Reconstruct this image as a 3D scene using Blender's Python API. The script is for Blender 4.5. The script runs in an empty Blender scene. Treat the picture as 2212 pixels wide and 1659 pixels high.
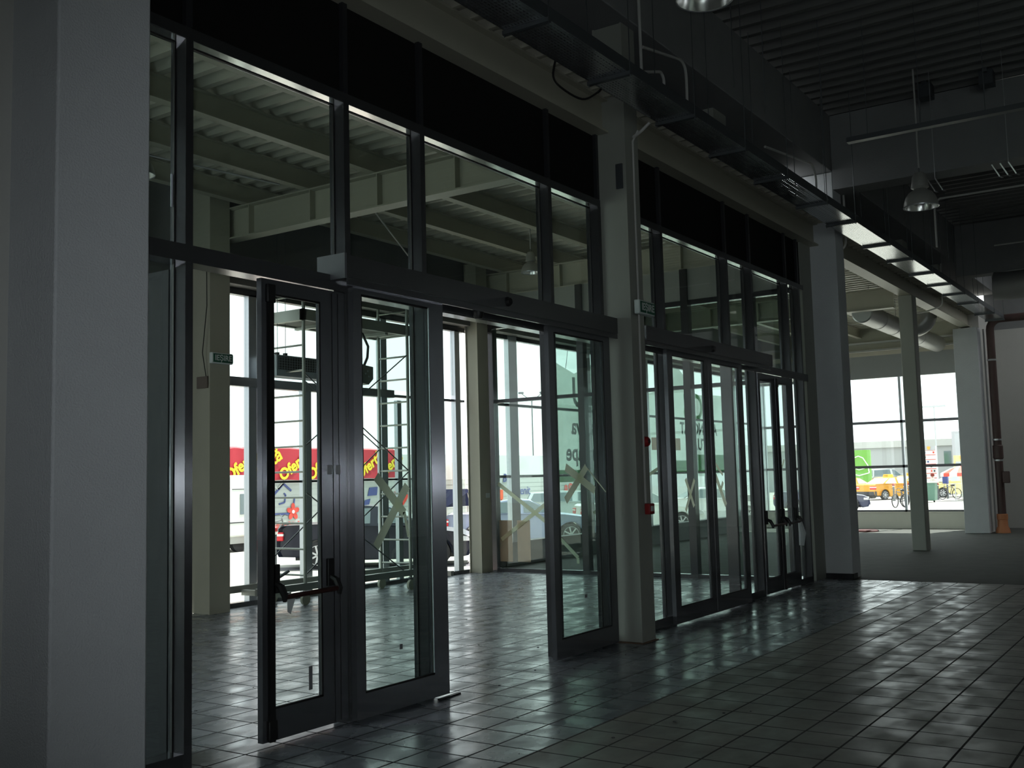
import bpy, math, random
from mathutils import Vector, Matrix
random.seed(7)
C = bpy.context.scene.collection
sc = bpy.context.scene
# ------------------------------------------------------------------ camera
F = 2258.1
def _cam():
    yaw, pitch, roll = [math.radians(a) for a in (33.892, 5.171, -1.434)]
    f = Vector((math.cos(yaw)*math.cos(pitch), math.sin(yaw)*math.cos(pitch), math.sin(pitch)))
    r0 = f.cross(Vector((0, 0, 1))).normalized(); u0 = r0.cross(f)
    r = math.cos(roll)*r0 + math.sin(roll)*u0
    u = -math.sin(roll)*r0 + math.cos(roll)*u0
    cd = bpy.data.cameras.new('camera'); cd.sensor_fit = 'HORIZONTAL'; cd.sensor_width = 36
    cd.lens = F/2212*36; cd.clip_start = .05; cd.clip_end = 500
    co = bpy.data.objects.new('camera', cd); C.objects.link(co)
    m = Matrix((r, u, -f)).transposed().to_4x4(); m.translation = Vector((0, 0, 1.6))
    co.matrix_world = m; sc.camera = co
    return r, u, f
CR, CU, CF = _cam()
# ------------------------------------------------------------------ world, sun, flash, exposure
w = bpy.data.worlds.new('sky'); sc.world = w; w.use_nodes = True
bg = w.node_tree.nodes['Background']; bg.inputs[0].default_value = (.93, .985, 1, 1); bg.inputs[1].default_value = 2.5
sd = bpy.data.lights.new('sun', 'SUN'); sd.energy = 14; sd.angle = math.radians(.6); sd.color = (1, .96, .9)
so = bpy.data.objects.new('sun', sd); C.objects.link(so)
el, az = math.radians(62), math.radians(-18)
sdir = Vector((math.cos(el)*math.cos(az), math.cos(el)*math.sin(az), math.sin(el)))
so.rotation_euler = sdir.to_track_quat('Z', 'Y').to_euler(); so.location = (0, 0, 20)
fd = bpy.data.lights.new('camera_flash', 'SPOT'); fd.energy = 210; fd.shadow_soft_size = .02; fd.color = (.88, .95, 1)
fd.spot_size = math.radians(76); fd.spot_blend = 1
fo = bpy.data.objects.new('camera_flash', fd); C.objects.link(fo)
fo.location = Vector((0, 0, 1.6)) + CU*.06 - CR*.04 - CF*.03
fo.rotation_euler = (-CF).to_track_quat('Z', 'Y').to_euler()
vs = sc.view_settings; vs.view_transform = 'Standard'; vs.look = 'None'; vs.gamma = 1; vs.use_curve_mapping = False
vs.exposure = 0
sc.cycles.transparent_max_bounces = 40; sc.cycles.max_bounces = 10
# ------------------------------------------------------------------ materials
def new_mat(name):
    m = bpy.data.materials.new(name); m.use_nodes = True
    nt = m.node_tree; return m, nt, nt.nodes['Principled BSDF']
def mat(name, col, rough=.5, metal=0, noise=0, nscale=6, bump=0, bscale=40, spec=.5, emit=0):
    m, nt, b = new_mat(name)
    b.inputs['Base Color'].default_value = (*col, 1); b.inputs['Roughness'].default_value = rough
    b.inputs['Metallic'].default_value = metal; b.inputs['Specular IOR Level'].default_value = spec
    if emit:
        b.inputs['Emission Color'].default_value = (*col, 1); b.inputs['Emission Strength'].default_value = emit
    tc = None
    if noise or bump: tc = nt.nodes.new('ShaderNodeTexCoord')
    if noise:
        n = nt.nodes.new('ShaderNodeTexNoise'); n.inputs['Scale'].default_value = nscale; n.inputs['Detail'].default_value = 5
        nt.links.new(tc.outputs['Object'], n.inputs['Vector'])
        mx = nt.nodes.new('ShaderNodeMix'); mx.data_type = 'RGBA'
        mx.inputs['A'].default_value = (*[c*(1-noise) for c in col], 1); mx.inputs['B'].default_value = (*[min(1, c*(1+noise)) for c in col], 1)
        nt.links.new(n.outputs['Fac'], mx.inputs['Factor']); nt.links.new(mx.outputs['Result'], b.inputs['Base Color'])
    if bump:
        n2 = nt.nodes.new('ShaderNodeTexNoise'); n2.inputs['Scale'].default_value = bscale; n2.inputs['Detail'].default_value = 4
        nt.links.new(tc.outputs['Object'], n2.inputs['Vector'])
        bp = nt.nodes.new('ShaderNodeBump'); bp.inputs['Strength'].default_value = bump; bp.inputs['Distance'].default_value = .01
        nt.links.new(n2.outputs['Fac'], bp.inputs['Height']); nt.links.new(bp.outputs['Normal'], b.inputs['Normal'])
    return m
def glass(name, tint, refl=.04, dirt=.0):
    m = bpy.data.materials.new(name); m.use_nodes = True; nt = m.node_tree; nt.nodes.clear()
    out = nt.nodes.new('ShaderNodeOutputMaterial'); t = nt.nodes.new('ShaderNodeBsdfTransparent')
    t.inputs[0].default_value = (*tint, 1)
    g = nt.nodes.new('ShaderNodeBsdfGlossy'); g.inputs['Roughness'].default_value = .01
    lw = nt.nodes.new('ShaderNodeLayerWeight'); lw.inputs['Blend'].default_value = .5
    pw = nt.nodes.new('ShaderNodeMath'); pw.operation = 'POWER'; pw.inputs[1].default_value = 5
    fr = nt.nodes.new('ShaderNodeMath'); fr.operation = 'MULTIPLY_ADD'; fr.inputs[1].default_value = .9; fr.inputs[2].default_value = refl; fr.use_clamp = True
    nt.links.new(lw.outputs['Facing'], pw.inputs[0]); nt.links.new(pw.outputs[0], fr.inputs[0])
    mx = nt.nodes.new('ShaderNodeMixShader')
    nt.links.new(fr.outputs[0], mx.inputs[0]); nt.links.new(t.outputs[0], mx.inputs[1]); nt.links.new(g.outputs[0], mx.inputs[2])
    last = mx
    if dirt:
        d = nt.nodes.new('ShaderNodeBsdfDiffuse'); d.inputs[0].default_value = (.7, .75, .72, 1)
        n = nt.nodes.new('ShaderNodeTexNoise'); n.inputs['Scale'].default_value = 3; n.inputs['Detail'].default_value = 8
        tc = nt.nodes.new('ShaderNodeTexCoord'); nt.links.new(tc.outputs['Object'], n.inputs['Vector'])
        mr = nt.nodes.new('ShaderNodeMapRange'); mr.inputs['From Min'].default_value = .5; mr.inputs['From Max'].default_value = .9
        mr.inputs['To Max'].default_value = dirt
        nt.links.new(n.outputs['Fac'], mr.inputs['Value'])
        m2 = nt.nodes.new('ShaderNodeMixShader'); nt.links.new(mr.outputs[0], m2.inputs[0])
        nt.links.new(mx.outputs[0], m2.inputs[1]); nt.links.new(d.outputs[0], m2.inputs[2]); last = m2
    nt.links.new(last.outputs[0], out.inputs[0])
    return m
def tiles(name, c1, c2, grout, size, r0, r1, off=(0, 0), dirt=.35):
    m, nt, b = new_mat(name); L = nt.links.new; N = nt.nodes.new
    tc = N('ShaderNodeTexCoord'); mp = N('ShaderNodeMapping'); mp.inputs['Location'].default_value = (off[0], off[1], 0)
    L(tc.outputs['Object'], mp.inputs['Vector'])
    br = N('ShaderNodeTexBrick'); br.offset = 0; br.squash = 1
    br.inputs['Scale'].default_value = 1; br.inputs['Brick Width'].default_value = size; br.inputs['Row Height'].default_value = size
    br.inputs['Mortar Size'].default_value = .008; br.inputs['Mortar Smooth'].default_value = .3; br.inputs['Bias'].default_value = 0
    br.inputs['Color1'].default_value = (*c1, 1); br.inputs['Color2'].default_value = (*c2, 1); br.inputs['Mortar'].default_value = (*grout, 1)
    L(mp.outputs[0], br.inputs['Vector'])
    n = N('ShaderNodeTexNoise'); n.inputs['Scale'].default_value = 2.2; n.inputs['Detail'].default_value = 9; n.inputs['Roughness'].default_value = .7
    L(tc.outputs['Object'], n.inputs['Vector'])
    mr = N('ShaderNodeMapRange'); mr.inputs['From Min'].default_value = .3; mr.inputs['From Max'].default_value = .7
    mr.inputs['To Min'].default_value = 1-dirt; mr.inputs['To Max'].default_value = 1+dirt*.4
    L(n.outputs['Fac'], mr.inputs['Value'])
    mx = N('ShaderNodeMix'); mx.data_type = 'RGBA'; mx.blend_type = 'MULTIPLY'; mx.inputs['Factor'].default_value = 1
    L(br.outputs['Color'], mx.inputs['A']); L(mr.outputs[0], mx.inputs['B']); L(mx.outputs['Result'], b.inputs['Base Color'])
    n2 = N('ShaderNodeTexNoise'); n2.inputs['Scale'].default_value = 5; n2.inputs['Detail'].default_value = 8
    mp2 = N('ShaderNodeMapping'); mp2.inputs['Scale'].default_value = (.6, .9, 1); L(tc.outputs['Object'], mp2.inputs['Vector']); L(mp2.outputs[0], n2.inputs['Vector'])
    m3 = N('ShaderNodeMapRange'); m3.inputs['From Min'].default_value = .35; m3.inputs['From Max'].default_value = .68
    m3.inputs['To Min'].default_value = r0; m3.inputs['To Max'].default_value = r1
    L(n2.outputs['Fac'], m3.inputs['Value'])
    ad = N('ShaderNodeMath'); ad.operation = 'ADD'; ad.use_clamp = True; sm = N('ShaderNodeMath'); sm.operation = 'MULTIPLY'; sm.inputs[1].default_value = .7
    L(br.outputs['Fac'], sm.inputs[0]); L(m3.outputs[0], ad.inputs[0]); L(sm.outputs[0], ad.inputs[1]); L(ad.outputs[0], b.inputs['Roughness'])
    iv = N('ShaderNodeMath'); iv.operation = 'MULTIPLY_ADD'; iv.inputs[1].default_value = -1; iv.inputs[2].default_value = 1
    L(br.outputs['Fac'], iv.inputs[0])
    n3 = N('ShaderNodeTexNoise'); n3.inputs['Scale'].default_value = 1.6; n3.inputs['Detail'].default_value = 2; L(tc.outputs['Object'], n3.inputs['Vector'])
    a2 = N('ShaderNodeMath'); a2.operation = 'MULTIPLY_ADD'; a2.inputs[1].default_value = .4; L(n3.outputs['Fac'], a2.inputs[0]); L(iv.outputs[0], a2.inputs[2])
    bp = N('ShaderNodeBump'); bp.inputs['Strength'].default_value = .5; bp.inputs['Distance'].default_value = .003
    L(a2.outputs[0], bp.inputs['Height']); L(bp.outputs['Normal'], b.inputs['Normal'])
    return m
def perforated(name):
    m, nt, b = new_mat(name); L = nt.links.new; N = nt.nodes.new
    b.inputs['Base Color'].default_value = (.55, .57, .58, 1); b.inputs['Metallic'].default_value = .85; b.inputs['Roughness'].default_value = .2
    tc = N('ShaderNodeTexCoord'); mp = N('ShaderNodeMapping'); L(tc.outputs['Object'], mp.inputs['Vector'])
    br = N('ShaderNodeTexBrick'); br.offset = 0; br.inputs['Scale'].default_value = 1
    br.inputs['Brick Width'].default_value = .05; br.inputs['Row Height'].default_value = .03; br.inputs['Mortar Size'].default_value = .011
    br.inputs['Mortar Smooth'].default_value = 0
    L(mp.outputs[0], br.inputs['Vector'])
    out = nt.nodes['Material Output']; tr = N('ShaderNodeBsdfTransparent'); mx = N('ShaderNodeMixShader')
    L(br.outputs['Fac'], mx.inputs[0]); L(tr.outputs[0], mx.inputs[1]); L(b.outputs[0], mx.inputs[2]); L(mx.outputs[0], out.inputs[0])
    n = N('ShaderNodeTexNoise'); n.inputs['Scale'].default_value = 1.3; n.inputs['Detail'].default_value = 2; L(tc.outputs['Object'], n.inputs['Vector'])
    bp = N('ShaderNodeBump'); bp.inputs['Strength'].default_value = .35; bp.inputs['Distance'].default_value = .03
    L(n.outputs['Fac'], bp.inputs['Height']); L(bp.outputs['Normal'], b.inputs['Normal'])
    return m
def translucent(name, col, fac=.6, noise=0.0):
    m = bpy.data.materials.new(name); m.use_nodes = True; nt = m.node_tree; nt.nodes.clear()
    out = nt.nodes.new('ShaderNodeOutputMaterial'); d = nt.nodes.new('ShaderNodeBsdfDiffuse'); t = nt.nodes.new('ShaderNodeBsdfTranslucent')
    d.inputs[0].default_value = (*col, 1); t.inputs[0].default_value = (*col, 1); mx = nt.nodes.new('ShaderNodeMixShader'); mx.inputs[0].default_value = fac
    nt.links.new(d.outputs[0], mx.inputs[1]); nt.links.new(t.outputs[0], mx.inputs[2]); nt.links.new(mx.outputs[0], out.inputs[0])
    return m
def brushed(name, col, rough, metal, amp=1.3):
    """extruded profile with fine vertical flutes: normals fan out sideways, so lights stretch into a short horizontal band"""
    m, nt, b = new_mat(name); L = nt.links.new; N = nt.nodes.new
    b.inputs['Base Color'].default_value = (*col, 1); b.inputs['Metallic'].default_value = metal; b.inputs['Roughness'].default_value = rough
    ge = N('ShaderNodeNewGeometry'); tc = N('ShaderNodeTexCoord')
    cr = N('ShaderNodeVectorMath'); cr.operation = 'CROSS_PRODUCT'; cr.inputs[1].default_value = (0, 0, 1); L(ge.outputs['Normal'], cr.inputs[0])
    dt = N('ShaderNodeVectorMath'); dt.operation = 'DOT_PRODUCT'; dt.inputs[1].default_value = (1900, 1730, 0); L(tc.outputs['Object'], dt.inputs[0])
    sn = N('ShaderNodeMath'); sn.operation = 'SINE'; L(dt.outputs['Value'], sn.inputs[0])
    ml = N('ShaderNodeMath'); ml.operation = 'MULTIPLY'; ml.inputs[1].default_value = amp; L(sn.outputs[0], ml.inputs[0])
    sc_ = N('ShaderNodeVectorMath'); sc_.operation = 'SCALE'; L(cr.outputs[0], sc_.inputs[0]); L(ml.outputs[0], sc_.inputs['Scale'])
    ad = N('ShaderNodeVectorMath'); ad.operation = 'ADD'; L(ge.outputs['Normal'], ad.inputs[0]); L(sc_.outputs[0], ad.inputs[1])
    nm = N('ShaderNodeVectorMath'); nm.operation = 'NORMALIZE'; L(ad.outputs[0], nm.inputs[0]); L(nm.outputs[0], b.inputs['Normal'])
    return m
ALU = brushed('anodised_aluminium', (.12, .122, .13), .17, .7)
ALUB = mat('aluminium_bright', (.42, .44, .47), .3, .7)
DARK = mat('dark_rail', (.035, .036, .04), .4, .3)
BLACK = mat('black_rubber', (.012, .012, .012), .5)
SPAN = mat('black_panel', (.012, .012, .011), .85, spec=.1)
CREAM = mat('cream_steel_paint', (.41, .40, .32), .45, noise=.06, nscale=3)
GREYST = mat('grey_steel_paint', (.30, .31, .275), .5, noise=.05, nscale=3)
PLAST = mat('white_plaster', (.66, .68, .70), .9, noise=.05, nscale=4, bump=.5, bscale=90, spec=.15)
CONC = mat('raw_concrete_beam', (.25, .255, .26), .9, noise=.08, nscale=3, bump=.3, bscale=50, spec=.15)
INFILL = mat('dark_infill_panel', (.12, .117, .108), .9, noise=.1, nscale=8, spec=.1)
WHITE = mat('white_wall_paint', (.56, .56, .53), .9, noise=.05, nscale=2, bump=.2, bscale=60, spec=.15)
FLC = mat('bare_concrete_floor', (.13, .135, .126), .8, noise=.2, nscale=3, bump=.4, bscale=12, spec=.12)
TB = tiles('beige_floor_tiles', (.30, .285, .25), (.25, .24, .215), (.06, .058, .055), .3, .28, .55, (.1, .16))
TG = tiles('blue_grey_floor_tiles', (.27, .295, .325), (.225, .247, .275), (.045, .048, .052), .3, .16, .42, (.1, .16))
DECK = mat('steel_deck', (.42, .41, .34), .4, .1)
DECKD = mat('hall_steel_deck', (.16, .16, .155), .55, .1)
GLD = glass('door_glass', (.885, .93, .915), dirt=.0)
GLW = glass('window_glass', (.90, .935, .925))
GLS = glass('side_glass', (.86, .925, .90), dirt=.12)
PERF = perforated('perforated_galvanised_sheet')
GALV = mat('galvanised_steel', (.5, .52, .53), .35, .85, noise=.1)
GALVD = mat('dark_galvanised', (.12, .13, .14), .45, .6)
TAPE = translucent('masking_tape', (.93, .94, .76), .88)
STICK = mat('white_sticker', (.6, .65, .72), .6)
STICKD = mat('grey_sticker', (.2, .2, .21), .6)
RED = mat('red_plastic', (.28, .012, .012), .45)
REDDK = mat('dark_red_bar', (.045, .018, .015), .4)
FILM = translucent('plastic_film', (.75, .77, .78), .5)
PIPE = mat('brown_drain_pipe', (.085, .05, .045), .5)
ORANGE = mat('orange_drain_pipe', (.55, .22, .1), .6)
WCAB = mat('white_conduit', (.5, .5, .48), .5)
SIGNG = mat('exit_sign_green', (.008, .10, .055), .5)
SIGNW = mat('exit_sign_white', (.62, .68, .66), .5)
LAMPM = mat('lamp_housing', (.38, .38, .35), .45, .2)
LAMPR = mat('lamp_reflector', (.75, .75, .73), .22, .9)
TARP = translucent('banner_tarp', (.62, .72, .67), .72)
TARPL = translucent('banner_print_grey', (.22, .27, .26), .7)
TARPG = translucent('banner_print_green', (.22, .50, .24), .7)
TARPO = translucent('banner_print_orange', (.62, .38, .22), .7)
PAPER = translucent('pale_brown_paper', (.72, .52, .42), .5)

# ------------------------------------------------------------------ mesh helpers
class MB:
    def __init__(s): s.v = []; s.f = []; s.m = []; s.mi = 0
    def add(s, vs, fs):
        o = len(s.v); s.v += [tuple(v) for v in vs]; s.f += [tuple(i+o for i in f) for f in fs]; s.m += [s.mi]*len(fs); return s
    def box(s, x0, x1, y0, y1, z0, z1):
        x0, x1 = sorted((x0, x1)); y0, y1 = sorted((y0, y1)); z0, z1 = sorted((z0, z1))
        return s.add([(x0,y0,z0),(x1,y0,z0),(x1,y1,z0),(x0,y1,z0),(x0,y0,z1),(x1,y0,z1),(x1,y1,z1),(x0,y1,z1)],
                     [(0,3,2,1),(4,5,6,7),(0,1,5,4),(1,2,6,5),(2,3,7,6),(3,0,4,7)])
    def bar(s, a, b, w, h, up=(0,0,1)):
        a, b = Vector(a), Vector(b); d = (b-a).normalized(); u = Vector(up)
        if abs(d.dot(u)) > .95: u = Vector((0,1,0))
        r = d.cross(u).normalized(); u = r.cross(d)
        p = []
        for q in (a, b):
            for i, j in ((-1,-1),(1,-1),(1,1),(-1,1)): p.append(q + r*(w/2*i) + u*(h/2*j))
        return s.add(p, [(0,1,2,3),(4,7,6,5),(0,4,5,1),(1,5,6,2),(2,6,7,3),(3,7,4,0)])
    def tube(s, pts, r, n=8, cap=True):
        pts = [Vector(p) for p in pts]; rr = r if isinstance(r, (list, tuple)) else [r]*len(pts)
        o = []; prev = None
        for i, p in enumerate(pts):
            if i == 0: d = pts[1]-p
            elif i == len(pts)-1: d = p-pts[i-1]
            else: d = (pts[i+1]-p).normalized() + (p-pts[i-1]).normalized()
            d.normalize()
            if prev is None:
                u = Vector((0,0,1)) if abs(d.z) < .9 else Vector((1,0,0))
            else: u = prev
            a = d.cross(u).normalized(); b = a.cross(d).normalized(); prev = b
            o += [p + (a*math.cos(t)+b*math.sin(t))*rr[i] for t in [2*math.pi*k/n for k in range(n)]]
        fs = []
        for i in range(len(pts)-1):
            for k in range(n):
                fs.append((i*n+k, i*n+(k+1) % n, (i+1)*n+(k+1) % n, (i+1)*n+k))
        if cap: fs += [tuple(range(n))[::-1], tuple((len(pts)-1)*n+k for k in range(n))]
        return s.add(o, fs)
    def lathe(s, prof, c, n=24, axis='Z'):
        o = []
        for (r, z) in prof:
            for k in range(n):
                t = 2*math.pi*k/n
                if axis == 'Z': o.append((c[0]+r*math.cos(t), c[1]+r*math.sin(t), c[2]+z))
                elif axis == 'Y': o.append((c[0]+r*math.cos(t), c[1]+z, c[2]+r*math.sin(t)))
                else: o.append((c[0]+z, c[1]+r*math.cos(t), c[2]+r*math.sin(t)))
        fs = []
        for i in range(len(prof)-1):
            for k in range(n): fs.append((i*n+k, i*n+(k+1) % n, (i+1)*n+(k+1) % n, (i+1)*n+k))
        return s.add(o, fs)
    def prism(s, poly, axis, a, b):
        """poly: 2D points; axis 'X': poly in (y,z); 'Y': (x,z); 'Z': (x,y)"""
        n = len(poly); o = []
        for t in (a, b):
            for p in poly: o.append({'X': (t, p[0], p[1]), 'Y': (p[0], t, p[1]), 'Z': (p[0], p[1], t)}[axis])
        fs = [tuple(range(n)), tuple(range(2*n-1, n-1, -1))] + [(i, (i+1) % n + 0 + 0, (i+1) % n + n, i+n) for i in range(n)]
        return s.add(o, fs)
    def build(s, name, m, parent=None, smooth=True, bevel=0):
        me = bpy.data.meshes.new(name); me.from_pydata(s.v, [], s.f)
        import bmesh
        bm = bmesh.new(); bm.from_mesh(me); bmesh.ops.recalc_face_normals(bm, faces=bm.faces); bm.to_mesh(me); bm.free()
        for mm in (m if isinstance(m, (list, tuple)) else [m]): me.materials.append(mm)
        if isinstance(m, (list, tuple)): me.polygons.foreach_set('material_index', s.m)
        if smooth:
            me.polygons.foreach_set('use_smooth', [True]*len(me.polygons)); me.set_sharp_from_angle(angle=math.radians(35))
        o = bpy.data.objects.new(name, me); C.objects.link(o)
        if parent:
            o.parent = parent
            if parent.type == 'EMPTY': o.location = -parent.location if parent.get('_w') else (0, 0, 0)
        if bevel:
            b = o.modifiers.new('bevel', 'BEVEL'); b.width = bevel; b.segments = 2; b.limit_method = 'ANGLE'
        return o
def tag(o, label, cat, group=None, kind=None):
    o['label'] = label; o['category'] = cat
    if group: o['group'] = group
    if kind: o['kind'] = kind
    return o
def thing(name, label, cat, loc=(0,0,0), group=None, kind=None, world=True):
    o = bpy.data.objects.new(name, None); C.objects.link(o); o.location = loc; o.empty_display_size = .1
    if world: o['_w'] = 1
    return tag(o, label, cat, group, kind)
def struct(name, mb, m, label, cat, smooth=False):
    o = mb.build(name, m, smooth=smooth); return tag(o, label, cat, kind='structure')
def dup(root, loc, label=None, rotz=None):
    def cp(o, par):
        c = o.copy(); C.objects.link(c); c.parent = par
        for ch in kids.get(o.name, []): cp(ch, c)
        return c
    kids = {}
    for o in bpy.data.objects:
        if o.parent: kids.setdefault(o.parent.name, []).append(o)
    c = cp(root, None); c.location = loc
    if rotz is not None: c.rotation_euler = (0, 0, rotz)
    if label: c['label'] = label
    return c
def text_mesh(body, size, m, mtx, name, parent=None, extrude=.004, bold=0.0, shear=0, ax='CENTER'):
    cu = bpy.data.curves.new('txt', 'FONT'); cu.body = body; cu.size = size; cu.extrude = extrude; cu.offset = bold; cu.shear = shear
    cu.align_x = ax; cu.align_y = 'CENTER'; cu.resolution_u = 3
    t = bpy.data.objects.new('txt', cu); C.objects.link(t)
    dg = bpy.context.evaluated_depsgraph_get(); dg.update()
    me = bpy.data.meshes.new_from_object(t.evaluated_get(dg)); bpy.data.objects.remove(t)
    me.transform(mtx); me.materials.clear(); me.materials.append(m); me.name = name
    o = bpy.data.objects.new(name, me); C.objects.link(o)
    if parent:
        o.parent = parent
        if parent.get('_w') and parent.type == 'EMPTY': o.location = -parent.location
    return o
def wallmtx(x, y, z, mirror=False, rot=0):
    """text standing in an X-Z plane, read from -Y"""
    m = Matrix.Translation((x, y, z)) @ Matrix.Rotation(math.pi/2, 4, 'X') @ Matrix.Rotation(rot, 4, 'Z')
    if mirror: m = Matrix.Translation((x, y, z)) @ Matrix.Diagonal((-1, 1, 1, 1)) @ Matrix.Rotation(math.pi/2, 4, 'X') @ Matrix.Rotation(rot, 4, 'Z')
    return m
def hbeam(mb, a, b, h, w, tf=.015, tw=.01, axis='X'):
    """I beam; a,b start/end along axis at (x,y,z bottom centre)"""
    (x0, y0, z0), (x1, y1, _) = a, b
    if axis == 'X':
        mb.box(x0, x1, y0-w/2, y0+w/2, z0, z0+tf); mb.box(x0, x1, y0-w/2, y0+w/2, z0+h-tf, z0+h); mb.box(x0, x1, y0-tw/2, y0+tw/2, z0+tf, z0+h-tf)
    else:
        mb.box(x0-w/2, x0+w/2, y0, y1, z0, z0+tf); mb.box(x0-w/2, x0+w/2, y0, y1, z0+h-tf, z0+h); mb.box(x0-tw/2, x0+tw/2, y0, y1, z0+tf, z0+h-tf)
    return mb
def deck(mb, x0, x1, y0, y1, z, pitch=.28, h=.1, top=.13, bot=.08):
    """trapezoidal sheet, ribs along Y, underside at z"""
    prof = []; x = x0
    sl = (pitch-top-bot)/2
    while x < x1:
        prof += [(x, z), (x+bot, z), (x+bot+sl, z+h), (x+bot+sl+top, z+h)]; x += pitch
    prof.append((x, z))
    o = [(p[0], y0, p[1]) for p in prof] + [(p[0], y1, p[1]) for p in prof]; n = len(prof)
    o += [(p[0], y0, p[1]+.004) for p in prof] + [(p[0], y1, p[1]+.004) for p in prof]
    fs = [(i, i+1, n+i+1, n+i) for i in range(n-1)] + [(2*n+i, 2*n+i+1, 3*n+i+1, 3*n+i) for i in range(n-1)]
    fs += [(i, i+1, 2*n+i+1, 2*n+i) for i in range(n-1)] + [(n+i, n+i+1, 3*n+i+1, 3*n+i) for i in range(n-1)]
    return mb.add(o, fs)
def tape(mb, p, q, w, plane='Y', th=.003):
    """strip of tape from p to q on a plane; p,q = (u,z,plane coordinate)"""
    u0, z0, c = p; u1, z1, _ = q
    d = Vector((u1-u0, z1-z0)).normalized(); n = Vector((-d.y, d.x))*w/2
    pts = [(u0+n.x, z0+n.y), (u0-n.x, z0-n.y), (u1-n.x, z1-n.y), (u1+n.x, z1+n.y)]
    if th > .004: return mb.prism(pts, 'Y' if plane == 'Y' else 'X', c, c+th)
    return mb.add([(p[0], c, p[1]) if plane == 'Y' else (c, p[0], p[1]) for p in pts], [(0, 1, 2, 3)])

# ------------------------------------------------------------------ setting: floors, ceilings, walls
struct('floor', MB().box(-7, 15.66, -9.6, 3.45, -.12, 0), TB, 'dull beige square floor tiles of the dark hall, right of the blue-grey strip', 'floor')
struct('floor', MB().box(-7, 15.66, 3.452, 5.0, -.12, 0), TG, 'dark blue-grey tile strip running along the foot of the doors', 'floor')
struct('floor', MB().box(-7, 15.1, 5.002, 10.9, -.12, 0), TG, 'shiny blue-grey tiled floor of the entrance lobby behind the doors', 'floor')
m = MB(); m.box(15.665, 30, -9.6, 4.998, -.12, -.004); m.box(15.102, 30, 5.0, 10.98, -.12, -.004)
struct('floor', m, FLC, 'bare grey concrete floor of the unfinished shop unit on the right', 'floor')
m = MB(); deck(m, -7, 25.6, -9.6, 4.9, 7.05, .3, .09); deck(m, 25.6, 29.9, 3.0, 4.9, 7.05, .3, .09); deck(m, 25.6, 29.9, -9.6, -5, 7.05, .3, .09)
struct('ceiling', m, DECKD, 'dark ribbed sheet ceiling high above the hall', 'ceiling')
m = MB(); deck(m, 2.6, 29.8, 4.95, 11.3, 5.5, .25, .085, .1, .07)
deck(m, 3.5, 29.7, 4.66, 5.62, 5.385, .25, .08, .15, .04)
struct('ceiling', m, DECK, 'cream corrugated sheet roof over the glazed lobby and shop unit', 'ceiling')
struct('wall_back', MB().box(-7.2, 30.2, -9.8, -9.6, -.1, 7.2), WHITE, 'plain hall wall behind the camera', 'wall')
m = MB(); m.box(-7.2, -7, -9.6, -9.2, -.1, 7.2); m.box(-7.2, -7, -3.2, 5.0, -.1, 7.2); m.box(-7.2, -7, -9.2, -3.2, -.1, .1); m.box(-7.2, -7, -9.2, -3.2, 5.4, 7.2)
struct('wall_left', m, WHITE, 'hall end wall behind the camera with an opening added for fill light', 'wall')
t = thing('window_8', 'unseen glazed opening added behind the camera as fill light', 'window', (-7.1, -6, .1), kind='structure')  # unseen opening, added so skylight reaches the pillars and end wall
MB().box(-7.104, -7.096, -9.2, -3.2, .1, 5.4).build('glass_pane', GLW, t, smooth=False)
for y in (-9.2, -6.2, -3.26): MB().box(-7.15, -7.05, y, y+.06, .1, 5.4).build('mullion', ALUB, t, smooth=False)
struct('light_blocker', MB().box(-1.2, -1.0, -.9, 4.0, 0, 7.05), WHITE, 'unseen panel added behind the camera to shade the near pillar', 'wall')  # unseen blocker, added to keep the opening's light off the near pillar
struct('wall_front', MB().box(-7.2, 3.3, 5.0, 5.2, -.1, 7.2), WHITE, 'plain wall left of the glass doors', 'wall')
m = MB(); m.box(30, 30.2, -9.6, 4.75, -.1, 5.2)
struct('wall_right', m, WHITE, 'white end wall behind the brown drain pipe', 'wall')
struct('wall_upper', MB().box(30, 30.2, -9.6, 4.9, 5.2, 7.2), CONC, 'grey upper part of the far hall end wall', 'wall')
m = MB(); m.box(3.3, 15.1, 5.16, 5.2, 5.52, 6.2); m.box(16.2, 29.8, 5.16, 5.2, 5.52, 6.2)
struct('wall_clerestory', m, INFILL, 'dark recessed panel wall under the long concrete roof beam', 'wall')
m = MB(); m.box(29.3, 29.5, 5.1, 11.1, 0, .43); m.box(29.28, 29.52, 5.1, 11.1, .43, .45)
struct('wall_parapet', m, mat('parapet_paint', (.6, .6, .53), .8, noise=.04), 'low cream parapet under the far window', 'wall')
m = MB(); m.box(29.3, 29.45, 5.1, 11.1, 4.1, 4.72)
struct('wall_lintel', m, mat('grey_lintel_panel', (.3, .31, .31), .7, noise=.03), 'grey panel band above the far window', 'wall')
m = MB(); m.box(29.55, 29.7, 5.1, 11.1, 4.7, 5.6)
struct('wall_gable', m, CREAM, 'cream sheet band under the roof above the far window', 'wall')
m = MB(); m.box(15.5, 29.3, 10.98, 11.12, -.3, .4); m.box(15.5, 29.3, 10.93, 11.16, .4, .43)
struct('wall_sill', m, mat('sill_wall', (.26, .265, .27), .8, noise=.05), 'low grey wall under the shop unit windows behind the lobby', 'wall')
m = MB(); m.box(2.6, 29.6, 10.96, 11.2, 4.25, 5.7)
struct('wall_fascia', m, mat('fascia_panel', (.17, .17, .165), .7), 'dark fascia panel above the outer glazing', 'wall')
m = MB(); m.box(2.5, 2.6, 5.2, 11.2, -.1, .1); m.box(2.5, 2.6, 5.2, 11.2, 4.3, 5.7)
struct('wall_side', m, WHITE, 'side wall of the lobby hidden behind the near pillar', 'wall')
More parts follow.
